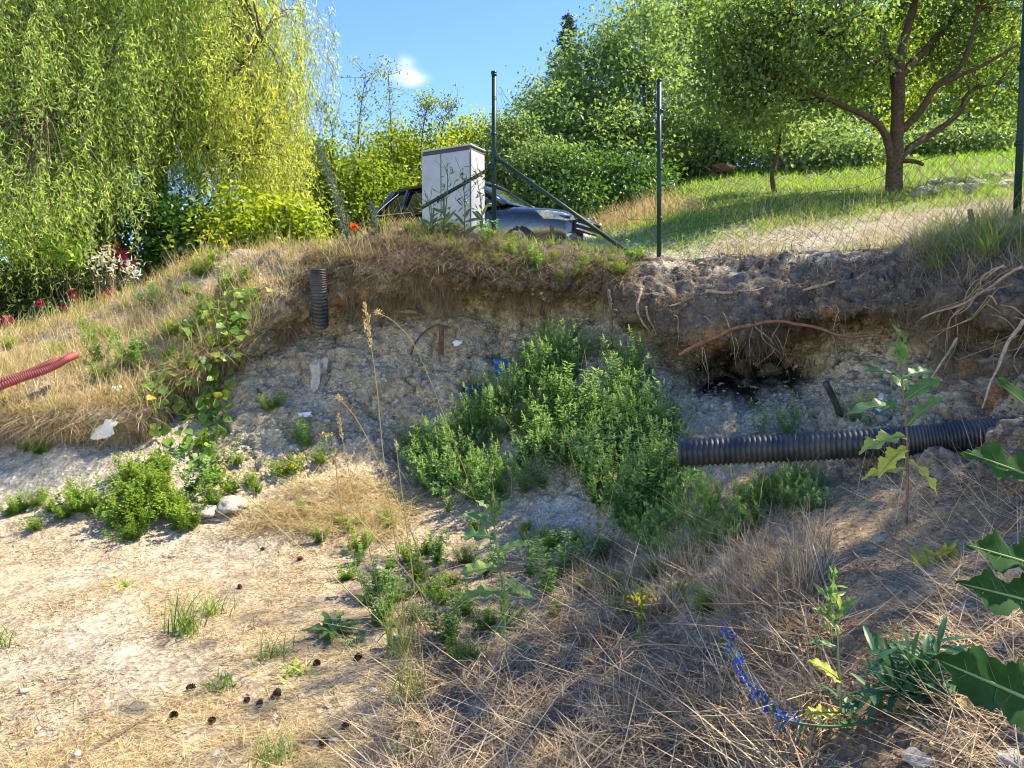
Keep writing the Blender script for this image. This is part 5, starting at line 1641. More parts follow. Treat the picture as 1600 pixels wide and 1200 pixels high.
E_grey = leafmat('grey_clod', [(0.24, 0.215, 0.165), (0.35, 0.315, 0.245), (0.46, 0.42, 0.33)], 0, .95, spec=.1)
E_dark = leafmat('dark_clod', [(0.09, 0.074, 0.058), (0.15, 0.122, 0.096), (0.22, 0.185, 0.145)], 0, .95, spec=.1)
E_brown = leafmat('brown_clod', [(0.14, 0.095, 0.06), (0.24, 0.17, 0.11), (0.38, 0.29, 0.20)], 0, .95, spec=.1)
E_sand = leafmat('grit', [(0.26, 0.21, 0.15), (0.40, 0.34, 0.25), (0.52, 0.48, 0.40)], 0, .95, spec=.1)
crumbs([(340, 540), (480, 470), (700, 440), (1000, 450), (1050, 560), (900, 620), (640, 740), (360, 760)], (5.8, 10), 5200, (.004, .028), 'soil_clods', 'grey clods on the shaded bank face', colr=E_grey)
crumbs([(1040, 520), (1440, 500), (1440, 680), (1040, 700)], (5.8, 9.8), 2600, (.004, .026), 'soil_clods', 'grey clods around the hollow under the roots', colr=E_grey)
crumbs([(940, 405), (1440, 375), (1440, 520), (1050, 560), (940, 520)], (9.5, 12.6), 3800, (.004, .026), 'soil_clods', 'dark topsoil clods on the bare upper bank', colr=E_dark)
crumbs([(1420, 480), (1680, 420), (1680, 800), (1420, 780)], (5, 11), 3000, (.003, .018), 'soil_clods', 'dark brown clods on the right bank', colr=E_dark)
crumbs([(1250, 760), (1680, 740), (1680, 1300), (1250, 1300)], (1.5, 6.8), 4200, (.002, .012), 'soil_clods', 'brown crumbs on the right slope', colr=E_brown)
crumbs([(-300, 720), (700, 760), (900, 860), (640, 1300), (-300, 1300)], (1.5, 6.6), 5200, (.002, .0095), 'grit', 'pale grit over the sandy floor', colr=E_sand)
crumbs([(560, 860), (1250, 840), (1250, 1300), (560, 1300)], (1.5, 6.0), 3000, (.002, .010), 'grit', 'brown crumbs between the straw', colr=E_brown)
crumbs([(1000, 350), (1240, 340), (1400, 395), (1010, 412)], (11.8, 15), 1500, (.008, .035), 'soil_clods', 'pale clods on the bare ground behind the fence', 1.2, E_sand)

# --- mignonette thicket
def mignonette_mesh(seed, dense=12, h=(.22, .50), spikes=True, lf=(.014, .036), lw=.0075):
    mb = MB()
    Pl, Dl, Nl, Ll, Wl, Rl = [], [], [], [], [], []
    for s in range(dense):
        o0 = rng.normal(size=3) * [.035, .035, 0]
        a = rng.uniform(0, 6.28); H = rng.uniform(*h); ln = rng.uniform(.1, 1.15)
        e = np.array([math.cos(a) * ln * H * .75, math.sin(a) * ln * H * .75, H])
        c = o0 + curve([np.zeros(3), e * [.55, .55, .32], e * [.9, .9, .7], e], 18)
        mb.add(*tube(c[::3], .0024, 3, False), r=.4)
        for i in range(1, 18):
            for q in range(2):
                b_ = rng.uniform(0, 6.28)
                d0 = np.array([math.cos(b_), math.sin(b_), rng.uniform(.2, .9)])
                for lob in (-.7, -.3, .3, .7):
                    d1 = np.array([math.cos(b_ + lob), math.sin(b_ + lob), d0[2]])
                    Pl.append(c[i] + unit(d0) * .012); Dl.append(d1); Nl.append((0, 0, 1)); Ll.append(rng.uniform(*lf)); Wl.append(lw)
                    Rl.append(np.clip(.12 + .033 * i + rng.normal() * .08, 0, .72))
        if spikes:
            for k in range(30):
                t = k / 30
                p_ = c[-1] + unit(c[-1] - c[-3]) * (.06 * t - .01)
                b_ = k * 2.4
                r_ = .009 * (1 - t) + .002
                Pl.append(p_); Dl.append((math.cos(b_), math.sin(b_), .9)); Nl.append((0, 0, 1)); Ll.append(r_ * 1.3 + .004); Wl.append(.008)
                Rl.append(np.clip(.72 + .2 * t + rng.normal() * .05, 0, 1))
    V, F = leaf_cards(np.array(Pl), np.array(Dl), np.array(Nl) + rng.normal(size=(len(Pl), 3)) * .4, np.array(Ll), np.array(Wl))
    mb.add(V, F, np.repeat(np.array(Rl), 4))
    return mb.mesh('mignonette_plant')


def copies(name, meshes, mat, pts, label, cat, group, smin=.8, smax=1.2, tilt=.12):
    for me in meshes:
        if not me.materials:
            me.materials.append(mat)
    for p in pts:
        o = bpy.data.objects.new(name, meshes[int(rng.integers(len(meshes)))])
        col.objects.link(o)
        o.location = p
        o.rotation_euler = (rng.normal() * tilt, rng.normal() * tilt, rng.uniform(0, 6.28))
        s = rng.uniform(smin, smax); o.scale = (s, s, s)
        tag(o, label, cat, group)


res = [mignonette_mesh(k) for k in range(6)] + [mignonette_mesh(40 + k, 7, (.3, .6)) for k in range(2)]
tall = [mignonette_mesh(30 + k, 8, (.2, .4), False, (.02, .05), .014) for k in range(2)]
thick = [(640, 715), (700, 690), (770, 640), (830, 585), (900, 555), (1000, 590), (1045, 660), (1060, 745), (1240, 760), (1300, 775), (1200, 815), (1110, 858), (990, 852), (935, 805), (880, 772), (780, 785), (650, 780)]
p, n_ = scatter(zone(thick, (4, 9)) * np.clip(.35 + qfine + .4 * qnoise, .04, 1), 235, 1.4)
pr = proj(p)
lowp, _n = scatter(zone([(1000, 790), (1120, 775), (1250, 772), (1290, 795), (1200, 830), (1110, 872), (1000, 872)], (4, 8)), 62, 1.4)
p = p[pr[0] <= 1040]
copies('mignonette_plant', res, G_res, p, 'green mignonette plant with pale flower spikes in the thicket', 'plant', 'mignonette plants in the thicket', .35, .98, .38)
p2, n_ = scatter(zone(thick, (4, 9)) * (qpx < 1040), 36, 1.4)
copies('thicket_weed', tall, G_res, p2, 'broader leafy weed mixed into the mignonette thicket', 'plant', 'broader weeds in the thicket', .7, 1.2, .3)
p3, n_ = scatter(zone(thick, (4, 9)), 260, 1.2)
Blades().put(p3, N_(.2, .55, 260), N_(.05, .7, 260), N_(.0, .6, 260), .0045, .7).done('dry_stalks', G_dry, 'dry stalks standing among the green thicket')
copies('mignonette_plant', res, G_res, lowp, 'low mignonette plant in front of the black pipe', 'plant', 'low mignonette plants before the black pipe', .28, .5, .35)
p = np.array([hit(x, y)[0] for x, y in [(845, 530), (870, 545), (900, 540), (935, 560), (855, 570), (1235, 685), (1360, 668), (1200, 695), (1330, 660)]])
copies('mignonette_plant', res, G_res, p, 'single mignonette plant growing on the bank above the thicket', 'plant', 'mignonette plants on the bank face', .45, .7)

# --- bright weed clumps
weeds = [mignonette_mesh(20 + k, 22, (.05, .22), False, (.010, .026), .0075) for k in range(4)]
pts = [hit(x + rng.normal() * 20, y + rng.normal() * 11)[0] for x, y in [(160, 780), (190, 765), (215, 760), (240, 780), (200, 795), (225, 805), (255, 815), (270, 830), (180, 790), (150, 800), (240, 740), (260, 800), (285, 838), (210, 825), (195, 745), (225, 735), (245, 760), (210, 775), (230, 790), (255, 780), (240, 820), (170, 765), (275, 810), (185, 810)]]
copies('vetch_clump', weeds, G_weed, pts, 'bright green weed in the big clump at the bank foot', 'plant', 'weeds in the big clump at the bank foot', .55, 1.3, .25)
pts = [hit(x, y)[0] for x, y in [(30, 800), (60, 790), (80, 800), (100, 810), (55, 828), (20, 805), (120, 800)]]
copies('vetch_clump', weeds, G_weed, pts, 'small green weed on the sand left of the big clump', 'plant', 'small weeds at the left bank foot', .5, .8)
pts = [hit(x, y)[0] for x, y in [(360, 770), (390, 760), (345, 735), (320, 700), (370, 725), (400, 770), (330, 755), (300, 770), (460, 735), (440, 745), (500, 725), (480, 700), (425, 640), (60, 710), (40, 705), (330, 790)]]
copies('vetch_clump', weeds + tall, G_weed, pts, 'loose green weed on the lower bank slope', 'plant', 'loose weeds on the lower bank slope', .5, .9)
pts = [hit(x + rng.normal() * 10, y + rng.normal() * 8)[0] for x, y in [(150, 545), (170, 555), (190, 570), (205, 560), (165, 530), (185, 590), (140, 520), (215, 580)]]
copies('wormwood_clump', tall + weeds, G_silver, pts, 'silvery green wormwood on the mound by the red conduit', 'plant', 'wormwood on the left mound', .7, 1.0)
pts = [hit(x + rng.normal() * 8, y + rng.normal() * 8)[0] for x, y in [(310, 500), (330, 520), (350, 480), (370, 500), (390, 470), (300, 540), (340, 540), (285, 470), (330, 450), (240, 480), (60, 530), (20, 550), (90, 560), (260, 520), (380, 450), (320, 415)]]
copies('mound_weed', tall + weeds, G_vine, pts, 'yellowish green weed growing through the dry grass of the mound', 'plant', 'green weeds on the left mound', .6, 1.1)
pts = [hit(x + rng.normal() * 8, y + rng.normal() * 5)[0] for x, y in [(640, 370), (690, 372), (740, 365), (790, 372), (870, 412), (900, 415), (930, 418), (850, 418), (800, 395), (760, 385), (960, 412), (820, 430), (870, 432), (800, 425), (845, 430), (890, 428), (915, 430), (940, 428), (965, 428), (835, 442), (880, 442), (930, 440), (780, 410), (990, 418), (600, 372), (560, 380), (985, 405)]]
copies('crest_weed', tall + weeds, L_dark, pts, 'dark green weed on the crest before the car', 'plant', 'weeds on the middle crest', .4, .7)
pts = [hit(x, y)[0] for x, y in [(540, 830), (560, 822), (600, 815), (528, 818), (612, 825)]]
copies('ground_weed', weeds, G_res, pts, 'low feathery green weed on the gritty floor', 'plant', 'low weeds on the gritty floor', .35, .55)
pts = [hit(x, y)[0] for x, y in [(690, 880), (650, 905), (600, 915), (570, 945), (690, 945), (860, 860), (820, 830), (900, 850), (740, 830), (930, 880), (1020, 905), (560, 880), (470, 800), (700, 800), (680, 930), (620, 940), (960, 930), (1010, 940), (640, 880), (610, 890), (665, 865), (585, 930), (545, 905), (705, 915), (730, 880), (760, 900), (830, 900), (850, 930), (880, 905), (720, 960), (650, 970), (590, 975), (910, 925), (870, 960), (985, 960), (1060, 930), (1100, 960), (700, 1010), (730, 1040), (760, 985), (560, 860), (500, 850)]]
copies('ground_weed', weeds + tall, G_res, pts, 'thin green weed between straw and sand in front of the thicket', 'plant', 'thin weeds before the thicket', .35, .8)
pts = [hit(x, y)[0] for x, y in [(1205, 775), (1240, 790), (1270, 770), (1180, 800), (1150, 830)]]
copies('ground_weed', weeds, G_weed, pts, 'light green leafy weed under the black pipe', 'plant', 'light weeds under the black pipe', .5, .8)


# --- single plants
def lobed_leaf(L, W, nl=4, depth=.5, droop=.25, seed=0, wave=.06):
    """Toothed and lobed leaf: x along the rib, y across, z up."""
    m = nl * 10 + 1
    t = np.linspace(0, 1, m)
    env = np.sin(np.pi * np.clip(t, 0, 1) ** .75) ** .55 * (.55 + .6 * t) * (1 - .35 * t ** 3)
    saw = (t * nl * .999 + .25) % 1.0
    lob = 1 - depth * np.where(saw < .35, 1 - saw / .35, (saw - .35) / .65) ** 1.2
    tooth = 1 - .16 * (np.arange(m) % 2)
    W = W * 1.45
    hw = np.maximum(W * .5 * env * lob * tooth, W * .035)
    hw[-1] = .0005
    ys = np.array([-1, -.55, -.03, .03, .55, 1])
    V = np.zeros((m, 6, 3))
    for j, y in enumerate(ys):
        V[:, j, 0] = t * L + np.abs(y) * hw * .35
        V[:, j, 1] = y * hw
        V[:, j, 2] = -droop * L * t ** 2 + .22 * np.abs(y) * hw + wave * W * np.abs(y) * np.sin(t * nl * 6.28 + y * 2 + seed)
    i, jj = np.meshgrid(np.arange(m - 1), np.array([0, 1, 3, 4]), indexing='ij')
    F = np.stack([i * 6 + jj, (i + 1) * 6 + jj, (i + 1) * 6 + jj + 1, i * 6 + jj + 1], -1).reshape(-1, 4)
    rib = tube(np.stack([t * L, 0 * t, -droop * L * t ** 2 + .001], -1)[::3], np.linspace(W * .035, W * .008, len(t[::3])), 5)
    i2 = np.arange(m - 1)
    Fr = np.stack([i2 * 6 + 2, (i2 + 1) * 6 + 2, (i2 + 1) * 6 + 3, i2 * 6 + 3], -1)
    return V.reshape(-1, 3), np.concatenate([F, Fr]), rib


def orient(V, p, D, up):
    D = unit(D); S = unit(np.cross(up, D)); U = np.cross(D, S)
    return V @ np.stack([D, S, U]) + p


def big_leaf(parent, p, D, up, L, W, mat, tone, nl=4, depth=.5, droop=.25, seed=0):
    V, F, (rv, rf) = lobed_leaf(L, W, nl, depth, droop, seed)
    mb = MB(); mb.add(orient(V, p, D, up), F, tone)
    o = part('leaf', mb, mat, parent, True)
    rb = MB(); rb.add(orient(rv, p, D, up), rf, .5)
    if L > .12:
        Vg = V.reshape(-1, 6, 3)
        for q in range(3, len(Vg) - 4, 3):
            for a_, b_ in ((2, 0), (3, 5)):
                e_ = Vg[q, a_] * .35 + Vg[min(q + 2, len(Vg) - 1), b_] * .65
                rb.add(*(lambda tv: (orient(tv[0] + [0, 0, .0006], p, D, up), tv[1]))(tube(np.array([Vg[q, a_], e_]), [W * .006, W * .002], 4, False)), 0)
    link('rib', rb.mesh('rib', True, np.array(parent.location)), G_rib, o)
    return o


def lettuce(base, path, leaves, label, r=.006, ls=1.25, stem_tone=.5, mat=None, top=True, name='prickly_lettuce'):
    root_ = thing(name, base, label, 'plant')
    c = curve(path, 20)
    mb = MB(); mb.add(*tube(c, np.linspace(r, r * .45, 20), 7), r=stem_tone)
    part('stem', mb, G_rib if mat is None else mat, root_, True)
    for k, (t, D, L, W, tone, droop) in enumerate(leaves):
        p = c[int(t * 19)]
        D = np.array(D, float)
        big_leaf(root_, p, D, np.array([0.1, -.35, 1.0]), L * ls, W * ls, G_let, tone, 3, .5, droop, k)
    if top:
        n = 34
        pp_ = c[-1] + rng.normal(size=(n, 3)) * [.008, .008, .035]
        V, F = leaf_cards(pp_, rng.normal(size=(n, 3)) * .7 + [0, 0, .9], rnd_dirs(n), rng.uniform(.025, .06, n), .014)
        mb = MB(); mb.add(V, F, np.repeat(rng.uniform(.1, .6, n), 4)); part('top_leaves', mb, G_let, root_)


b0, _ = hit(1416, 818)
d0 = b0[1]
lettuce(b0, [b0, P(1418, 740, d0), P(1416, 660, d0), P(1410, 600, d0), P(1406, 548, d0)],
        [(.62, (-1, -.1, .35), .17, .085, .2, .5), (.66, (1, -.1, .9), .14, .08, .3, .2), (.45, (-1, -.3, .15), .16, .08, .75, .5), (.42, (-.8, -.5, -.1), .13, .07, .95, .6), (.52, (.4, -.3, .8), .15, .07, .3, .3),
         (.35, (.5, -.6, -.4), .13, .05, .9, .4), (.80, (-1, -.2, .5), .13, .06, .15, .3), (.84, (1, .1, .5), .12, .06, .25, .3), (.9, (-.2, -.5, .9), .10, .05, .2, .2), (.28, (-1, -.2, .2), .15, .05, .88, .4), (.72, (.2, .6, .7), .13, .06, .2, .3)],
        'tall prickly lettuce with yellowing lower leaves before the black pipe', .0065, 1.3, .3, plain('reddish_stem', (.20, .10, .075), .7, var=.3))
b0, _ = hit(788, 985)
d0 = b0[1]
lettuce(b0, [b0, P(786, 930, d0), P(778, 870, d0), P(772, 820, d0), P(770, 795, d0)],
        [(.45, (-1, -.2, .15), .14, .085, .62, .3), (.28, (-1, -.4, .35), .15, .08, .62, .5), (.55, (1, 0, .6), .11, .06, .45, .3), (.68, (-.9, .2, .2), .13, .09, .15, .3), (.75, (-.8, -.2, .6), .12, .06, .2, .3), (.8, (.4, -.2, .9), .10, .04, .3, .2), (.4, (.7, -.2, -.3), .10, .05, .6, .3), (.15, (-.2, -.4, -.3), .12, .06, .66, .4), (.3, (.9, .1, .1), .12, .07, .1, .4), (.92, (-.7, 0, .8), .08, .035, .5, .2)],
        'pale green prickly lettuce standing alone in the middle of the straw', .007, 1.45, .5)
b0, _ = hit(1312, 1140)
d0 = b0[1]
lettuce(b0, [b0, P(1314, 1080, d0), P(1310, 1030, d0), P(1308, 975, d0), P(1302, 945, d0)],
        [(.35, (-.8, -.1, .9), .075, .04, .9, .3), (.12, (-1, -.3, .25), .085, .035, .98, .2), (.75, (-.7, 0, .7), .06, .022, .2, .2), (.8, (.5, -.1, .9), .06, .022, .2, .2), (.6, (-1, .1, .4), .055, .02, .2, .3), (.1, (1, -.2, -.6), .09, .035, .3, .3)],
        'slim prickly lettuce with two yellow leaves in the shaded straw', .0035, 1.4, .5)
b0, _ = hit(790, 1045)
lettuce(b0, [b0, b0 + [.005, 0, .1], b0 + [0, 0, .2], b0 + [-.01, 0, .3]], [(.3, (.8, -.2, .6), .09, .015, .4, .3), (.5, (-.8, -.2, .6), .09, .015, .4, .3), (.7, (.6, .2, .8), .09, .014, .5, .3), (.8, (-.5, -.4, .8), .08, .014, .6, .3), (.6, (.1, -.7, .5), .09, .015, .5, .3)],
        'young fleabane with narrow bright leaves below the pale lettuce', .003, 1.3, .6, name='fleabane')

# large leaves reaching in from the right edge
b0 = drop(1.02, 1.18)
rt = thing('sow_thistle', b0, 'big toothed green leaves reaching in from the right edge', 'plant')
stp = curve([b0, P(1690, 1100, 1.15), P(1680, 850, 1.13), P(1670, 600, 1.12)], 16)
mb = MB(); mb.add(*tube(stp, np.linspace(.009, .005, 16), 8)); part('stem', mb, G_rib, rt, True)
for k, (a, e, dd0, dd1, W, nl, dep, up) in enumerate([((1685, 1130), (1478, 1030), 1.13, 1.06, .105, 3, .45, (-.2, -.8, .55)), ((1680, 960), (1512, 908), 1.13, 1.05, .085, 3, .62, (.1, -.8, .55)), ((1680, 905), (1520, 848), 1.12, 1.1, .075, 3, .6, (0, -.75, .6)),
                                                     ((1672, 770), (1516, 702), 1.12, 1.08, .065, 3, .55, (.1, -.8, .5)), ((1668, 690), (1568, 588), 1.12, 1.1, .035, 2, .3, (.3, -.8, .4))]):
    pa, pe = P(*a, dd0), P(*e, dd1)
    L = np.linalg.norm(pe - pa)
    big_leaf(rt, pa, pe - pa, np.array(up, float), L, W, G_big, .3 + .12 * k, nl, dep, .06, k)

# viper's bugloss: rosette and blue-flowered shoots
b0, _ = hit(1455, 1085)
rt = thing('bugloss_plant', b0, 'dark green bugloss with a curved blue-flowered shoot in the foreground', 'plant')
d0 = b0[1]
def shoot(ctrl_, nleaf, L, W, tone):
    c = curve(ctrl_, 26)
    mb = MB(); mb.add(*tube(c, np.linspace(.0045, .002, 26), 6), r=.7); part('stem', mb, G_bug, rt, True)
    for k in range(nleaf):
        t = int(3 + 22 * k / nleaf)
        a = k * 2.4
        tang = unit(c[min(t + 1, 25)] - c[t - 1])
        sd = unit(np.cross(tang, rng.normal(size=3)))
        V, F, _r = lobed_leaf(L * rng.uniform(.7, 1.15), W, 1, .0, .25, k, .03)
        mb = MB(); mb.add(orient(V, c[t], sd + tang * .5 + [0, 0, .25], np.array([0, -.2, 1.0]) + rng.normal(size=3) * .3), F, np.clip(tone + rng.normal() * .2, 0, 1)); part('leaf', mb, G_bug, rt, True)
    return c
for k, (tx, ty) in enumerate([(1400, 1010), (1440, 1015), (1465, 1030), (1490, 1070), (1380, 1050), (1360, 1020), (1350, 1080), (1420, 1050), (1330, 1100), (1470, 1000), (1390, 1090), (1300, 1095)]):
    e = P(tx, ty, d0 - .05 + .05 * (k % 3))
    shoot([b0 + rng.normal(size=3) * .015, (b0 * .5 + e * .5) + [0, 0, .02], e], 11, .085, .017, .45)
c = shoot([P(1370, 1125, d0 - .02), P(1300, 1135, d0 - .03), P(1230, 1125, d0 - .03), P(1190, 1095, d0), P(1160, 1045, d0 + .02), P(1130, 990, d0 + .03)], 12, .04, .010, .3)
for k in range(13):
    t = 10 + int(15 * k / 12)
    mb = MB()
    n = 18
    ctr = c[min(t, 25)] + rng.normal(size=3) * .006 + [.008 * (-1) ** k, -.004, .004]
    V, F = leaf_cards(ctr + rng.normal(size=(n, 3)) * .008, rnd_dirs(n) + [0, -.3, .5], rnd_dirs(n), rng.uniform(.009, .016, n), .008)
    mb.add(V, F, np.repeat(rng.random(n), 4)); part('blossom', mb, m_bluef, rt)

# --- tall grass stalks with seed heads
def stalk(pts, label, head=.14, r=.0022, hw=.012, dense=70, group=None):
    q = [np.asarray(a, float) for a in pts]
    c = curve(q, 40)
    root_ = thing('grass_stalk', q[0], label, 'grass stalk', group)
    r, hw = r * 1.4, hw * 1.25
    mb = MB(); mb.add(*tube(c, np.linspace(r, r * .45, 40), 5), r=.5); part('stem', mb, G_stalk, root_, True)
    Ltot = np.sum(np.linalg.norm(np.diff(c, axis=0), axis=1))
    k0 = 1 - head / Ltot
    t = k0 + (1 - k0) * rng.random(dense)
    i = t * 39; i0 = np.minimum(i.astype(int), 38); f = (i - i0)[:, None]
    p_ = c[i0] * (1 - f) + c[i0 + 1] * f
    tg = unit(c[i0 + 1] - c[i0])
    u = (t - k0) / (1 - k0)
    side = rnd_dirs(dense)
    p_ = p_ + side * (hw * np.sin(np.pi * np.clip(u, .05, .97)) ** .7)[:, None] * rng.uniform(.2, 1, (dense, 1))
    V, F = leaf_cards(p_, tg + side * .35, rnd_dirs(dense), rng.uniform(.012, .02, dense), .0045)
    mb = MB(); mb.add(V, F, np.repeat(rng.random(dense), 4)); part('seed_head', mb, G_head, root_)


def gs(base, via, top, dtop, label, **k):
    b = hit(*base)[0]
    n = len(via) + 1
    pts = [b - [0, 0, .02]] + [P(x, y, b[1] + (dtop - b[1]) * (i + 1) / n) for i, (x, y) in enumerate(via)] + [P(*top, dtop)]
    stalk(pts, label, **k)


gs((636, 1020), [(622, 880), (602, 740), (588, 600)], (570, 476), 2.75, 'tallest dry grass stalk with a long narrow seed head before the bank', head=.26, dense=120, hw=.013)
gs((770, 850), [(735, 760), (690, 640), (650, 545), (618, 505)], (588, 487), 3.0, 'grass stalk whose bent seed head nods to the left beside the tallest one', head=.13, dense=70, hw=.018)
gs((690, 960), [(650, 850), (600, 740), (560, 660)], (526, 618), 3.0, 'leaning dry stalk with a drooping head below the hanging rag', head=.11, dense=60, hw=.014)
gs((600, 960), [(575, 850), (548, 750)], (528, 648), 3.1, 'straight dry stalk with a slim head left of the tallest stalk', head=.2, dense=80, hw=.008)
gs((580, 960), [(552, 870), (532, 790)], (522, 700), 3.2, 'short dry stalk with a slim head low left of the tallest stalk', head=.18, dense=70, hw=.007)
gs((720, 1010), [(640, 900), (540, 790), (480, 738)], (438, 712), 3.3, 'long arching dry stalk bent far to the left over the floor', head=.10, dense=50, hw=.012)
gs((640, 1010), [(520, 900), (420, 810)], (348, 728), 3.6, 'thin dry stalk leaning left towards the green weed clump', head=.12, dense=50, hw=.010)
gs((800, 900), [(790, 850), (775, 790)], (768, 738), 3.4, 'pale bent stalk beside the lone lettuce', head=.03, dense=12, hw=.004)
gs((660, 1040), [(645, 900), (632, 800)], (618, 690), 2.9, 'thin green-yellow stalk without a clear head by the tallest stalk', head=.05, dense=14, hw=.004)
gs((900, 890), [(925, 860), (950, 800)], (962, 740), 3.9, 'thin stalk standing before the green thicket', head=.06, dense=20, hw=.006)
for k, (x, y, tx, ty) in enumerate([(60, 505, 42, 462), (70, 500, 60, 455), (85, 500, 70, 452), (52, 510, 36, 482), (110, 492, 108, 456), (58, 512, 56, 485)]):
    b = hit(x, y)[0]
    stalk([b, (b + P(tx, ty, b[1])) / 2 + [.01, 0, .01], P(tx, ty, b[1])], 'pale grass ear on the mound against the dark hedge', head=.16, dense=40, hw=.016, r=.0035, group='grass ears before the hedge')

# long dead stems fanned over the straw
for k, (a, m_, e) in enumerate([((1000, 1015), (880, 1010), (770, 1075)), ((1010, 1020), (900, 1040), (800, 1090)), ((1005, 1018), (1090, 1030), (1200, 1050)), ((1000, 1022), (880, 960), (800, 940)), ((990, 1030), (930, 1080), (850, 1120)), ((1010, 1012), (1120, 1060), (1260, 1100)), ((740, 975), (860, 985), (1000, 1018)), ((640, 1010), (760, 1040), (900, 1030)), ((830, 930), (900, 960), (985, 1012)), ((1180, 860), (1250, 940), (1330, 1010)), ((1320, 860), (1400, 960), (1490, 1060)), ((1530, 870), (1480, 930), (1400, 990)), ((1180, 1000), (1280, 1000), (1380, 960)), ((600, 1000), (700, 900), (900, 880)), ((770, 1150), (880, 1080), (1000, 1060))]):
    q = [hit(*a)[0] + [0, 0, .03], hit(*m_)[0] + [0, 0, .05], hit(*e)[0] + [0, 0, .02]]
    c = curve(q, 24); c = c + .008 * np.stack([fbm(c, 8, 2, k), fbm(c, 8, 2, k + 1), np.abs(fbm(c, 8, 2, k + 2))], -1)
    whole('dead_stem', MB().add(*tube(c, np.linspace(.0032, .0014, 24), 5)), G_straw, q[0], 'long pale dead stem lying across the straw', 'stem', 'long dead stems over the straw', True)

# --- grass tufts
def tuft(px, py, n, h, lean, W, mat, label, tone=.4, group=None, name='grass_tuft', rad=.04, bend=(.1, .8)):
    b, _ = hit(px, py)
    pb = b + rng.normal(size=(n, 3)) * [rad, rad, 0]
    V, F, k = blades(pb, N_(h[0], h[1], n), rng.uniform(0, 6.28, n), N_(lean[0], lean[1], n), N_(*bend, n), W, seg=4)
    mb = MB(); mb.add(V, F, np.repeat(np.clip(tone + rng.normal(size=n) * .2, 0, 1), k))
    return whole(name, mb, mat, b, label, 'grass', group)


tuft(285, 990, 60, (.12, .34), (.05, .6), .008, G_green, 'broad-bladed blue-green grass tuft on the sandy floor', .35)
tuft(335, 960, 60, (.08, .22), (.05, .6), .007, G_green, 'yellow-green grass tuft right of the broad-bladed one', .65)
tuft(430, 1030, 34, (.10, .24), (.1, .9), .006, G_green, 'loose grass tuft on the sand right of the double tuft', .5)
def rosette(px, py, n, L, W, mat, label, tone):
    b0 = hit(px, py)[0]
    rt = thing('weed_rosette', b0, label, 'plant')
    for k in range(n):
        a = k * 2.4 + rng.uniform(-.3, .3)
        big_leaf(rt, b0 + [0, 0, .008], np.array([math.cos(a), math.sin(a), rng.uniform(.15, .8)]), np.array([0, 0, 1.0]), L * rng.uniform(.6, 1.1), W, mat, tone + rng.uniform(-.15, .15), 3, .45, rng.uniform(.2, .5), k)


rosette(520, 990, 13, .17, .045, G_vine, 'dark green dandelion rosette on the sandy floor', .15)
rosette(660, 925, 9, .13, .04, G_vine, 'green rosette under the thin weeds before the thicket', .2)
rosette(700, 930, 8, .12, .04, G_vine, 'smaller green rosette left of the pale lettuce', .25)
tuft(640, 1100, 44, (.14, .4), (.05, .5), .005, G_green, 'tall thin grass tuft at the edge of the straw', .7)
tuft(625, 1020, 60, (.2, .55), (.03, .4), .005, G_green, 'tall yellow-green grass tuft at the foot of the tallest stalks', .75)
tuft(425, 1190, 60, (.06, .18), (.1, .9), .005, G_green, 'small green grass tuft at the bottom edge', .5)
tuft(800, 975, 50, (.08, .22), (.1, 1.0), .005, G_green, 'green grass around the foot of the pale lettuce', .5)
tuft(820, 850, 26, (.12, .34), (.03, .4), .006, G_green, 'slim green shoots left of the pale clay patch', .3)
tuft(850, 850, 26, (.15, .4), (.03, .3), .005, G_green, 'slim tall green shoots right beside the pale clay patch', .3)
tuft(0, 1010, 40, (.10, .22), (.1, .8), .007, G_green, 'grass tuft cut by the left edge', .6)
tuft(1010, 930, 30, (.08, .2), (.1, .8), .006, G_green, 'green blades in the brown grass below the thicket', .5)
tuft(1470, 420, 46, (.15, .4), (.1, .8), .007, G_green, 'green tuft on the right bank edge', .55)
tuft(1545, 400, 60, (.2, .5), (.1, .7), .008, G_green, 'yellow-green leafy tuft before the right post', .7)
tuft(770, 562, 70, (.12, .3), (.5, 1.4), .006, G_green, 'dark grass tuft hanging on the bank face above the blue scrap', .15, bend=(.6, 1.3))
tuft(350, 1075, 30, (.05, .12), (.2, 1.2), .012, G_weed, 'small leafy weed on the sand below the grass tufts', .4, name='weed_rosette')
tuft(460, 1050, 30, (.04, .10), (.3, 1.2), .014, G_weed, 'small yellow-green weed at the right end of the sand', .6, name='weed_rosette')
tuft(190, 915, 16, (.04, .08), (.6, 1.3), .018, G_weed, 'tiny yellow-green seedling on the bare sand', .7, name='weed_rosette')
tuft(650, 1180, 40, (.05, .14), (.2, 1.0), .006, G_green, 'small green tuft at the bottom by the straw', .5)
tuft(555, 1010, 30, (.08, .2), (.1, .8), .005, G_green, 'thin grass right of the dark rosette', .6)
for x, y, tone in [(1480, 870, .95), (1455, 880, .7)]:
    tuft(x, y, 9, (.05, .10), (.4, 1.1), .035, G_vine, 'light yellow-green bramble seedling on the brown slope', tone, 'bramble seedlings on the brown slope', 'bramble_seedling', .02, (.1, .3))
tuft(1010, 915, 10, (.08, .14), (.3, .9), .02, G_let, 'small green lettuce seedling in the brown grass', .2, name='lettuce_seedling')
tuft(930, 885, 10, (.08, .14), (.3, .9), .02, G_let, 'small green lettuce seedling by the reddish patch', .3, name='lettuce_seedling')

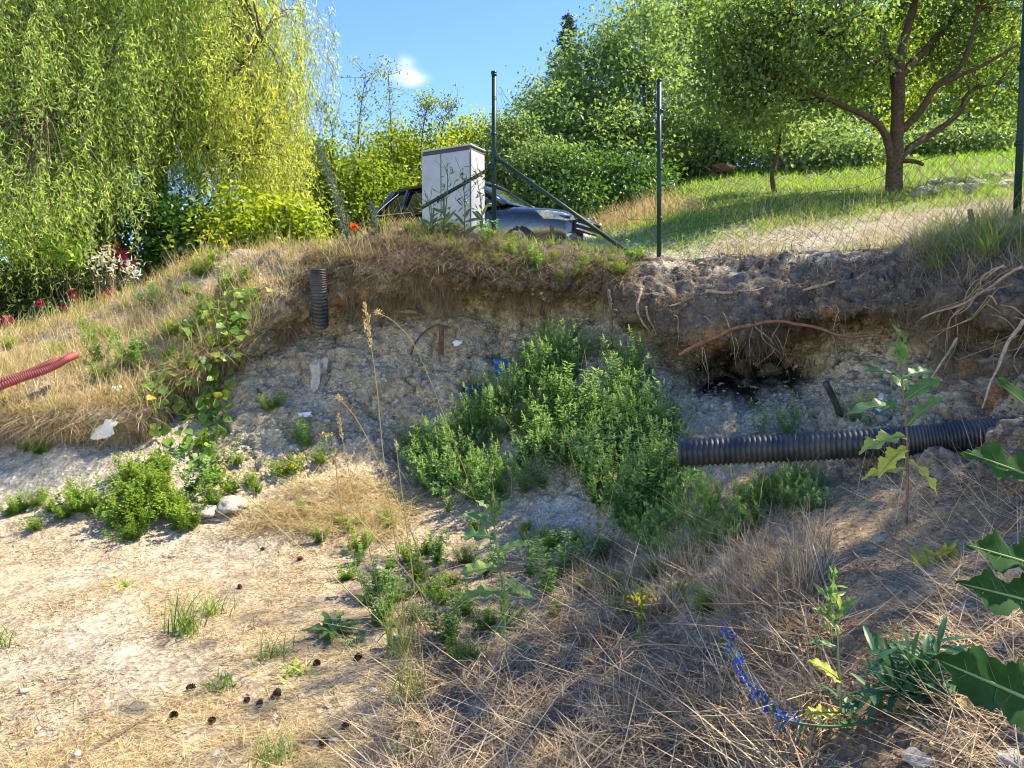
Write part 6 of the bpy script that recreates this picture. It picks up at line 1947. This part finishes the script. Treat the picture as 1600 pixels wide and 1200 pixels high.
# fallen leaves
m_fall = leafmat('fallen_leaf', [(.16, .06, .03), (.30, .14, .06), (.42, .28, .12)], .2, .7)
for k, (x, y) in enumerate([(655, 1140), (1240, 990), (900, 1010), (820, 960), (1170, 985), (1350, 1000), (1090, 1100), (720, 1120), (960, 1150), (1330, 1180), (560, 870), (880, 1090), (1050, 1010), (1420, 1110), (1520, 1120)]):
    b0 = hit(x, y)[0]
    V, F, _r = lobed_leaf(.05, .03, 1, 0, rng.uniform(-.5, .5), k, .2)
    a = rng.uniform(0, 6.28)
    mb = MB(); mb.add(orient(V, b0 + [0, 0, .02], np.array([math.cos(a), math.sin(a), .15]), np.array([rng.normal() * .3, -.3, 1.0])), F, rng.random())
    whole('fallen_leaf', mb, m_fall, b0, 'curled brown leaf lying on the ground', 'leaf', 'fallen brown leaves', True)

# --- trailing vines with broad leaves down the left bank
def vine(pts, nl, label, lift=.07, L=.095):
    q = np.array([hit(x, y)[0] + [0, -lift, .02] for x, y in pts])
    c = curve(q, 30)
    root_ = thing('trailing_vine', c[0], label, 'vine', 'green vines trailing down the left bank')
    mb = MB(); mb.add(*tube(c, .003, 4), r=.3); part('stem', mb, G_fib, root_, True)
    t = rng.random(nl); i = (t * 29).astype(int)
    p_ = c[i] + rng.normal(size=(nl, 3)) * [.06, .035, .05]
    D = rnd_dirs(nl) + [0, -.2, -.5]; N2 = rnd_dirs(nl) * .5 + [0.1, -.5, .8]
    D = unit(D); S = unit(np.cross(D, N2)); N2 = np.cross(S, D)
    Ls = rng.uniform(.6, 1.2, nl)[:, None] * L
    prof = [(0, 0, 0), (.25, .42, .08), (.6, .36, .08), (1.0, 0, -.1), (.6, -.36, .08), (.25, -.42, .08), (.5, 0, 0)]
    V = np.stack([p_ + D * Ls * a + S * Ls * b_ + N2 * Ls * z for a, b_, z in prof], 1)
    bq = np.arange(nl)[:, None] * 7
    F = np.concatenate([bq + [[6, k, (k + 1) % 6]] for k in range(6)])
    mb = MB(); mb.add(V.reshape(-1, 3), F, np.repeat(np.clip(rng.normal(size=nl) * .22 + .42, 0, 1), 7)); part('leaves', mb, G_vine, root_)


for pts in [[(330, 470), (345, 520), (335, 570), (320, 630)], [(300, 500), (310, 560), (300, 610), (310, 660)], [(360, 490), (370, 530), (350, 590), (345, 650)], [(280, 540), (290, 590), (280, 640), (265, 690)], [(380, 460), (350, 480), (320, 500), (290, 520)], [(260, 580), (240, 620), (240, 660)], [(320, 590), (335, 640), (350, 680)], [(340, 560), (310, 600), (270, 640), (230, 690)], [(300, 690), (330, 720), (350, 760)], [(400, 450), (380, 490), (350, 530)]]:
    vine(pts, 60, 'green broad-leaved vine trailing down the left bank')
vine([(1180, 770), (1220, 765), (1260, 770)], 16, 'green leaves creeping under the black pipe', .05)
vine([(1225, 780), (1245, 770), (1265, 790)], 14, 'light green bramble shoot at the end of the brown grass', .06)

# --- dead flower spike, docks by the cabinet, poppy
def spike(b, t, w, label, mat, name='mullein_spike', n=420, stemlen=0):
    root_ = thing(name, b, label, 'plant')
    c = curve([b, (b + t) / 2 + [.03, 0, 0], t], 16)
    mb = MB(); mb.add(*tube(c, np.linspace(.014, .005, 16), 6), r=.3); part('stem', mb, mat, root_, True)
    u = rng.random(n) ** .9
    i = np.minimum((u * 15).astype(int), 14)
    p_ = c[i] + (c[i + 1] - c[i]) * rng.random((n, 1))
    sd = rnd_dirs(n)
    wr = w * np.interp(u, [0, .15, .6, 1], [.3, 1, .85, .2])
    p_ = p_ + sd * wr[:, None] * rng.uniform(.2, .9, (n, 1))
    V, F = leaf_cards(p_, sd + [0, 0, .6], rnd_dirs(n), rng.uniform(.02, .05, n), .014)
    mb = MB(); mb.add(V, F, np.repeat(rng.random(n), 4)); part('seed_head', mb, mat, root_)


G_teal = leafmat('grey_green_spike', [(0.06, 0.10, 0.085), (0.12, 0.17, 0.14), (0.22, 0.26, 0.20)], .2, .7)
b0 = hit(546, 388)[0]
spike(b0, P(498, 232, b0[1]), .075, 'leaning grey-green bugloss spike on the crest left of the cabinet', G_teal, n=700)
b0 = hit(585, 378)[0]
spike(b0, P(578, 315, b0[1]), .05, 'short grey-green spike right of the tall leaning one', G_teal, n=260)
G_dock = leafmat('dock_leaf', [(0.035, 0.075, 0.04), (0.07, 0.13, 0.06), (0.16, 0.18, 0.08)], .3)
def dock(pb, pt, label, nl=26, big=6):
    b0 = hit(*pb)[0]
    e = P(*pt, b0[1])
    root_ = thing('dock_plant', b0, label, 'plant')
    c = curve([b0, (b0 + e) / 2 + [.02, 0, 0], e], 20)
    mb = MB(); mb.add(*tube(c, np.linspace(.008, .003, 20), 5), r=.2)
    for k in range(7):
        i = 9 + int(k * 1.4)
        e2 = c[i] + np.array([rng.normal() * .10, rng.normal() * .06, rng.uniform(.10, .22)])
        mb.add(*tube(curve([c[i], (c[i] + e2) / 2 + [.01, 0, -.01], e2], 6), .0025, 4, False), r=.2)
    part('stem', mb, G_dock, root_, True)
    i = rng.integers(4, 20, nl)
    V, F = leaf_cards(c[i] + rng.normal(size=(nl, 3)) * .04, rnd_dirs(nl) + [0, 0, .5], rnd_dirs(nl), rng.uniform(.04, .10, nl), .02)
    mb = MB(); mb.add(V, F, np.repeat(rng.random(nl), 4)); part('leaves', mb, G_dock, root_)
    for k in range(big):
        V, F, _r = lobed_leaf(rng.uniform(.10, .24), .032, 1, 0, rng.uniform(.2, .9), k)
        a = rng.uniform(0, 6.28)
        mb = MB(); mb.add(orient(V, c[1 + k % 7], np.array([math.cos(a), math.sin(a) * .5, rng.uniform(.3, 1.4)]), np.array([0, -1, .3])), F, .5); part('leaf', mb, G_dock, root_, True)


dock((690, 372), (700, 255), 'dark dock stalk with seed branches before the cabinet front')
dock((725, 375), (722, 268), 'dark dock stalk before the cabinet corner')
dock((755, 372), (742, 262), 'leafy dark dock at the right side of the cabinet', 34)
dock((672, 370), (668, 312), 'low broad-leaved dock at the cabinet foot', 14, 8)
dock((880, 345), (885, 268), 'pale flowering stalk behind the car bonnet', 40, 2)
b0 = hit(556, 385)[0]
rt = thing('poppy', b0, 'orange-red poppy on the crest beside the grey spikes', 'flower')
fl_ = P(553, 356, b0[1])
mb = MB(); mb.add(*tube(curve([b0, (b0 + fl_) / 2 + [.01, 0, 0], fl_], 8), .003, 4), r=.3); part('stem', mb, G_green, rt, True)
V, F = leaf_cards(fl_ + rng.normal(size=(14, 3)) * .008, rnd_dirs(14) + [0, -.2, .5], rnd_dirs(14), .06, .055); mb = MB(); mb.add(V, F, np.repeat(rng.random(14), 4)); part('blossom', mb, m_orng, rt)

# yellow-flowered ragwort spots
for k, (x, y) in enumerate([(340, 405), (395, 465), (470, 735), (500, 720), (455, 745), (1045, 655), (935, 800), (1005, 1000), (925, 500), (355, 410), (330, 400)]):
    b0 = hit(x, y + 8)[0]
    top_ = b0 + [rng.normal() * .03, -.02, rng.uniform(.12, .3)]
    rt = thing('ragwort', b0, 'small yellow-flowered ragwort plant', 'flower', 'yellow-flowered ragworts')
    mb = MB(); mb.add(*tube(curve([b0, (b0 + top_) / 2 + [.01, 0, 0], top_], 6), .0025, 4), r=.3)
    n = 14; V, F = leaf_cards(b0 + (top_ - b0) * rng.random((n, 1)), rnd_dirs(n) + [0, 0, .4], rnd_dirs(n), .06, .014); mb.add(V, F, np.repeat(rng.uniform(.2, .6, n), 4)); part('stem', mb, G_weed, rt, False)
    n = 22; V, F = leaf_cards(top_ + rng.normal(size=(n, 3)) * [.035, .03, .015], rnd_dirs(n) + [0, 0, .6], rnd_dirs(n), .018, .014); mb = MB(); mb.add(V, F, np.repeat(rng.random(n), 4)); part('blossom', mb, m_yel, rt)

# --- clipped hedge and garden flowers
def hedge():
    a, e = P(-160, 460, 11.0), P(192, 460, 12.2)
    zt = P(100, 420, 11.4)[2]
    b0 = drop(*((a + e) / 2)[:2])
    root_ = thing('clipped_hedge', b0, 'clipped dark green box hedge at the garden edge below the willow', 'hedge')
    ex = unit((e - a) * [1, 1, 0]); ey = np.array([-ex[1], ex[0], 0]); Lh = np.linalg.norm((e - a)[:2]); cx = (a + e) / 2
    z0 = b0[2] - .1
    def surf(n, inset):
        u = rng.uniform(-1, 1, n); v = rng.random(n) * 2.9
        dep = .55
        y = np.where(v < 1.7, -dep, np.where(v < 2.4, (v - 1.7) / .7 * 2 * dep - dep, dep)); z = np.where(v < 1.7, v / 1.7, np.where(v < 2.4, 1.0, 1 - (v - 2.4) / .5))
        rr = np.clip(1 - .35 * np.abs(u) ** 6, 0, 1)
        q = cx + (u * Lh / 2)[:, None] * ex + (y * (1 - inset))[:, None] * ey
        zz = z0 + (zt - z0) * z * (1 - .12 * (np.abs(y) / dep) ** 4 * (z > .85)) * (1 - .10 * np.abs(u) ** 5)
        q[:, 2] = zz
        return q + .05 * fbm(q, 2.5, 2, 9)[:, None] * ey
    n = 26000
    q = surf(n, 0) + rng.normal(size=(n, 3)) * .035
    V, F = leaf_cards(q, rnd_dirs(n) + [0, -.2, .5], rnd_dirs(n) + [0, -.2, .4], rng.uniform(.03, .055, n), .026)
    mb = MB(); mb.add(V, F, np.repeat(rng.random(n), 4)); part('foliage', mb, L_hedge, root_)
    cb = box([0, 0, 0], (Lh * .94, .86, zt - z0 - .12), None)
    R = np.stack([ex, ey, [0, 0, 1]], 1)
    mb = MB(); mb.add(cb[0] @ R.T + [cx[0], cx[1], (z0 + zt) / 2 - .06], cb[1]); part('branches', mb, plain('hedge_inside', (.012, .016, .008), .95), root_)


hedge()
def rose(px, py, d, label, mat=None, heads=((0, 0),), hr=.05):
    t0 = P(px, py, d); b0 = drop(t0[0], t0[1])
    rt = thing('rose_bush', b0, label, 'flower')
    mb, fb = MB(), MB()
    for k in range(5):
        e = t0 + rng.normal(size=3) * [.12, .1, .05]
        mb.add(*tube(curve([b0 + rng.normal(size=3) * [.04, .04, 0], (b0 + e) / 2, e], 8), .006, 4), r=.3)
    n = 90
    V, F = leaf_cards(b0 + (t0 - b0) * rng.random((n, 1)) + rng.normal(size=(n, 3)) * [.16, .13, .05], rnd_dirs(n), rnd_dirs(n) + [0, 0, .6], rng.uniform(.04, .08, n), .04)
    part('stem', mb, G_bug, rt, True)
    fb.add(V, F, np.repeat(rng.random(n), 4)); part('leaves', fb, L_dark, rt)
    for dx, dy in heads:
        c = P(px + dx, py + dy, d - .1)
        n = 40; sd = rnd_dirs(n)
        V, F = leaf_cards(c + sd * hr * .35, sd + rng.normal(size=(n, 3)) * .4 + [0, 0, .3], sd, hr * 1.1, hr)
        mb = MB(); mb.add(V, F, np.repeat(rng.random(n), 4)); part('blossom', mb, mat or m_pink, rt)


rose(12, 500, 9.9, 'pink rose blossom at the far left before the dark hedge', heads=((0, 0), (-8, 6)), hr=.055)
rose(62, 476, 10.3, 'single red rose between the grass ears', heads=((0, 0),), hr=.05)
rose(112, 464, 10.4, 'cluster of dark pink roses in front of the hedge', heads=((0, -6), (6, 4), (-12, 16), (10, 12)), hr=.045)
rose(168, 462, 10.4, 'coral red roses at the right end of the hedge', heads=((0, 0), (8, -3), (-8, 4)), hr=.055)
rose(70, 500, 9.9, 'pale mauve blossom low behind the grass ears', heads=((0, -3), (4, 6)), hr=.04)


def shrublet(name, px, py, d, r, leaf, label, n=260, L=.09, W=.03):
    t0 = P(px, py, d); b0 = drop(t0[0], t0[1])
    rt = thing(name, b0, label, 'shrub')
    mb = MB()
    for k in range(6):
        e = t0 + rng.normal(size=3) * r * .6
        mb.add(*tube(curve([b0, (b0 + e) / 2 + rng.normal(size=3) * .05, e], 7), .008, 4), r=.3)
    part('stem', mb, bark, rt, True)
    V, F = leaf_cards(t0 + rng.normal(size=(n, 3)) * r * [.6, .5, .5], rnd_dirs(n) + [0, -.2, .5], rnd_dirs(n) + [0, 0, .5], rng.uniform(.6, 1.2, n) * L, W)
    mb = MB(); mb.add(V, F, np.repeat(rng.random(n), 4)); part('crown', mb, leaf, rt)


shrublet('variegated_shrub', 162, 412, 11.0, .24, m_whitef, 'small white-leaved shrub behind the right end of the hedge', 150)
shrublet('variegated_shrub', 203, 424, 10.6, .12, m_whitef, 'tiny white-leaved sprig right of the white-leaved shrub', 60)
shrublet('barberry', 178, 402, 11.4, .16, m_wine, 'dark wine-red shrub above the white-leaved one', 160)
shrublet('barberry', 203, 416, 10.9, .12, m_wine, 'small wine-red sprig beside the mound crest', 90)
shrublet('garden_lily', 105, 400, 10.9, .22, G_weed, 'bright green long-leaved plant growing over the hedge top', 150, .2, .05)
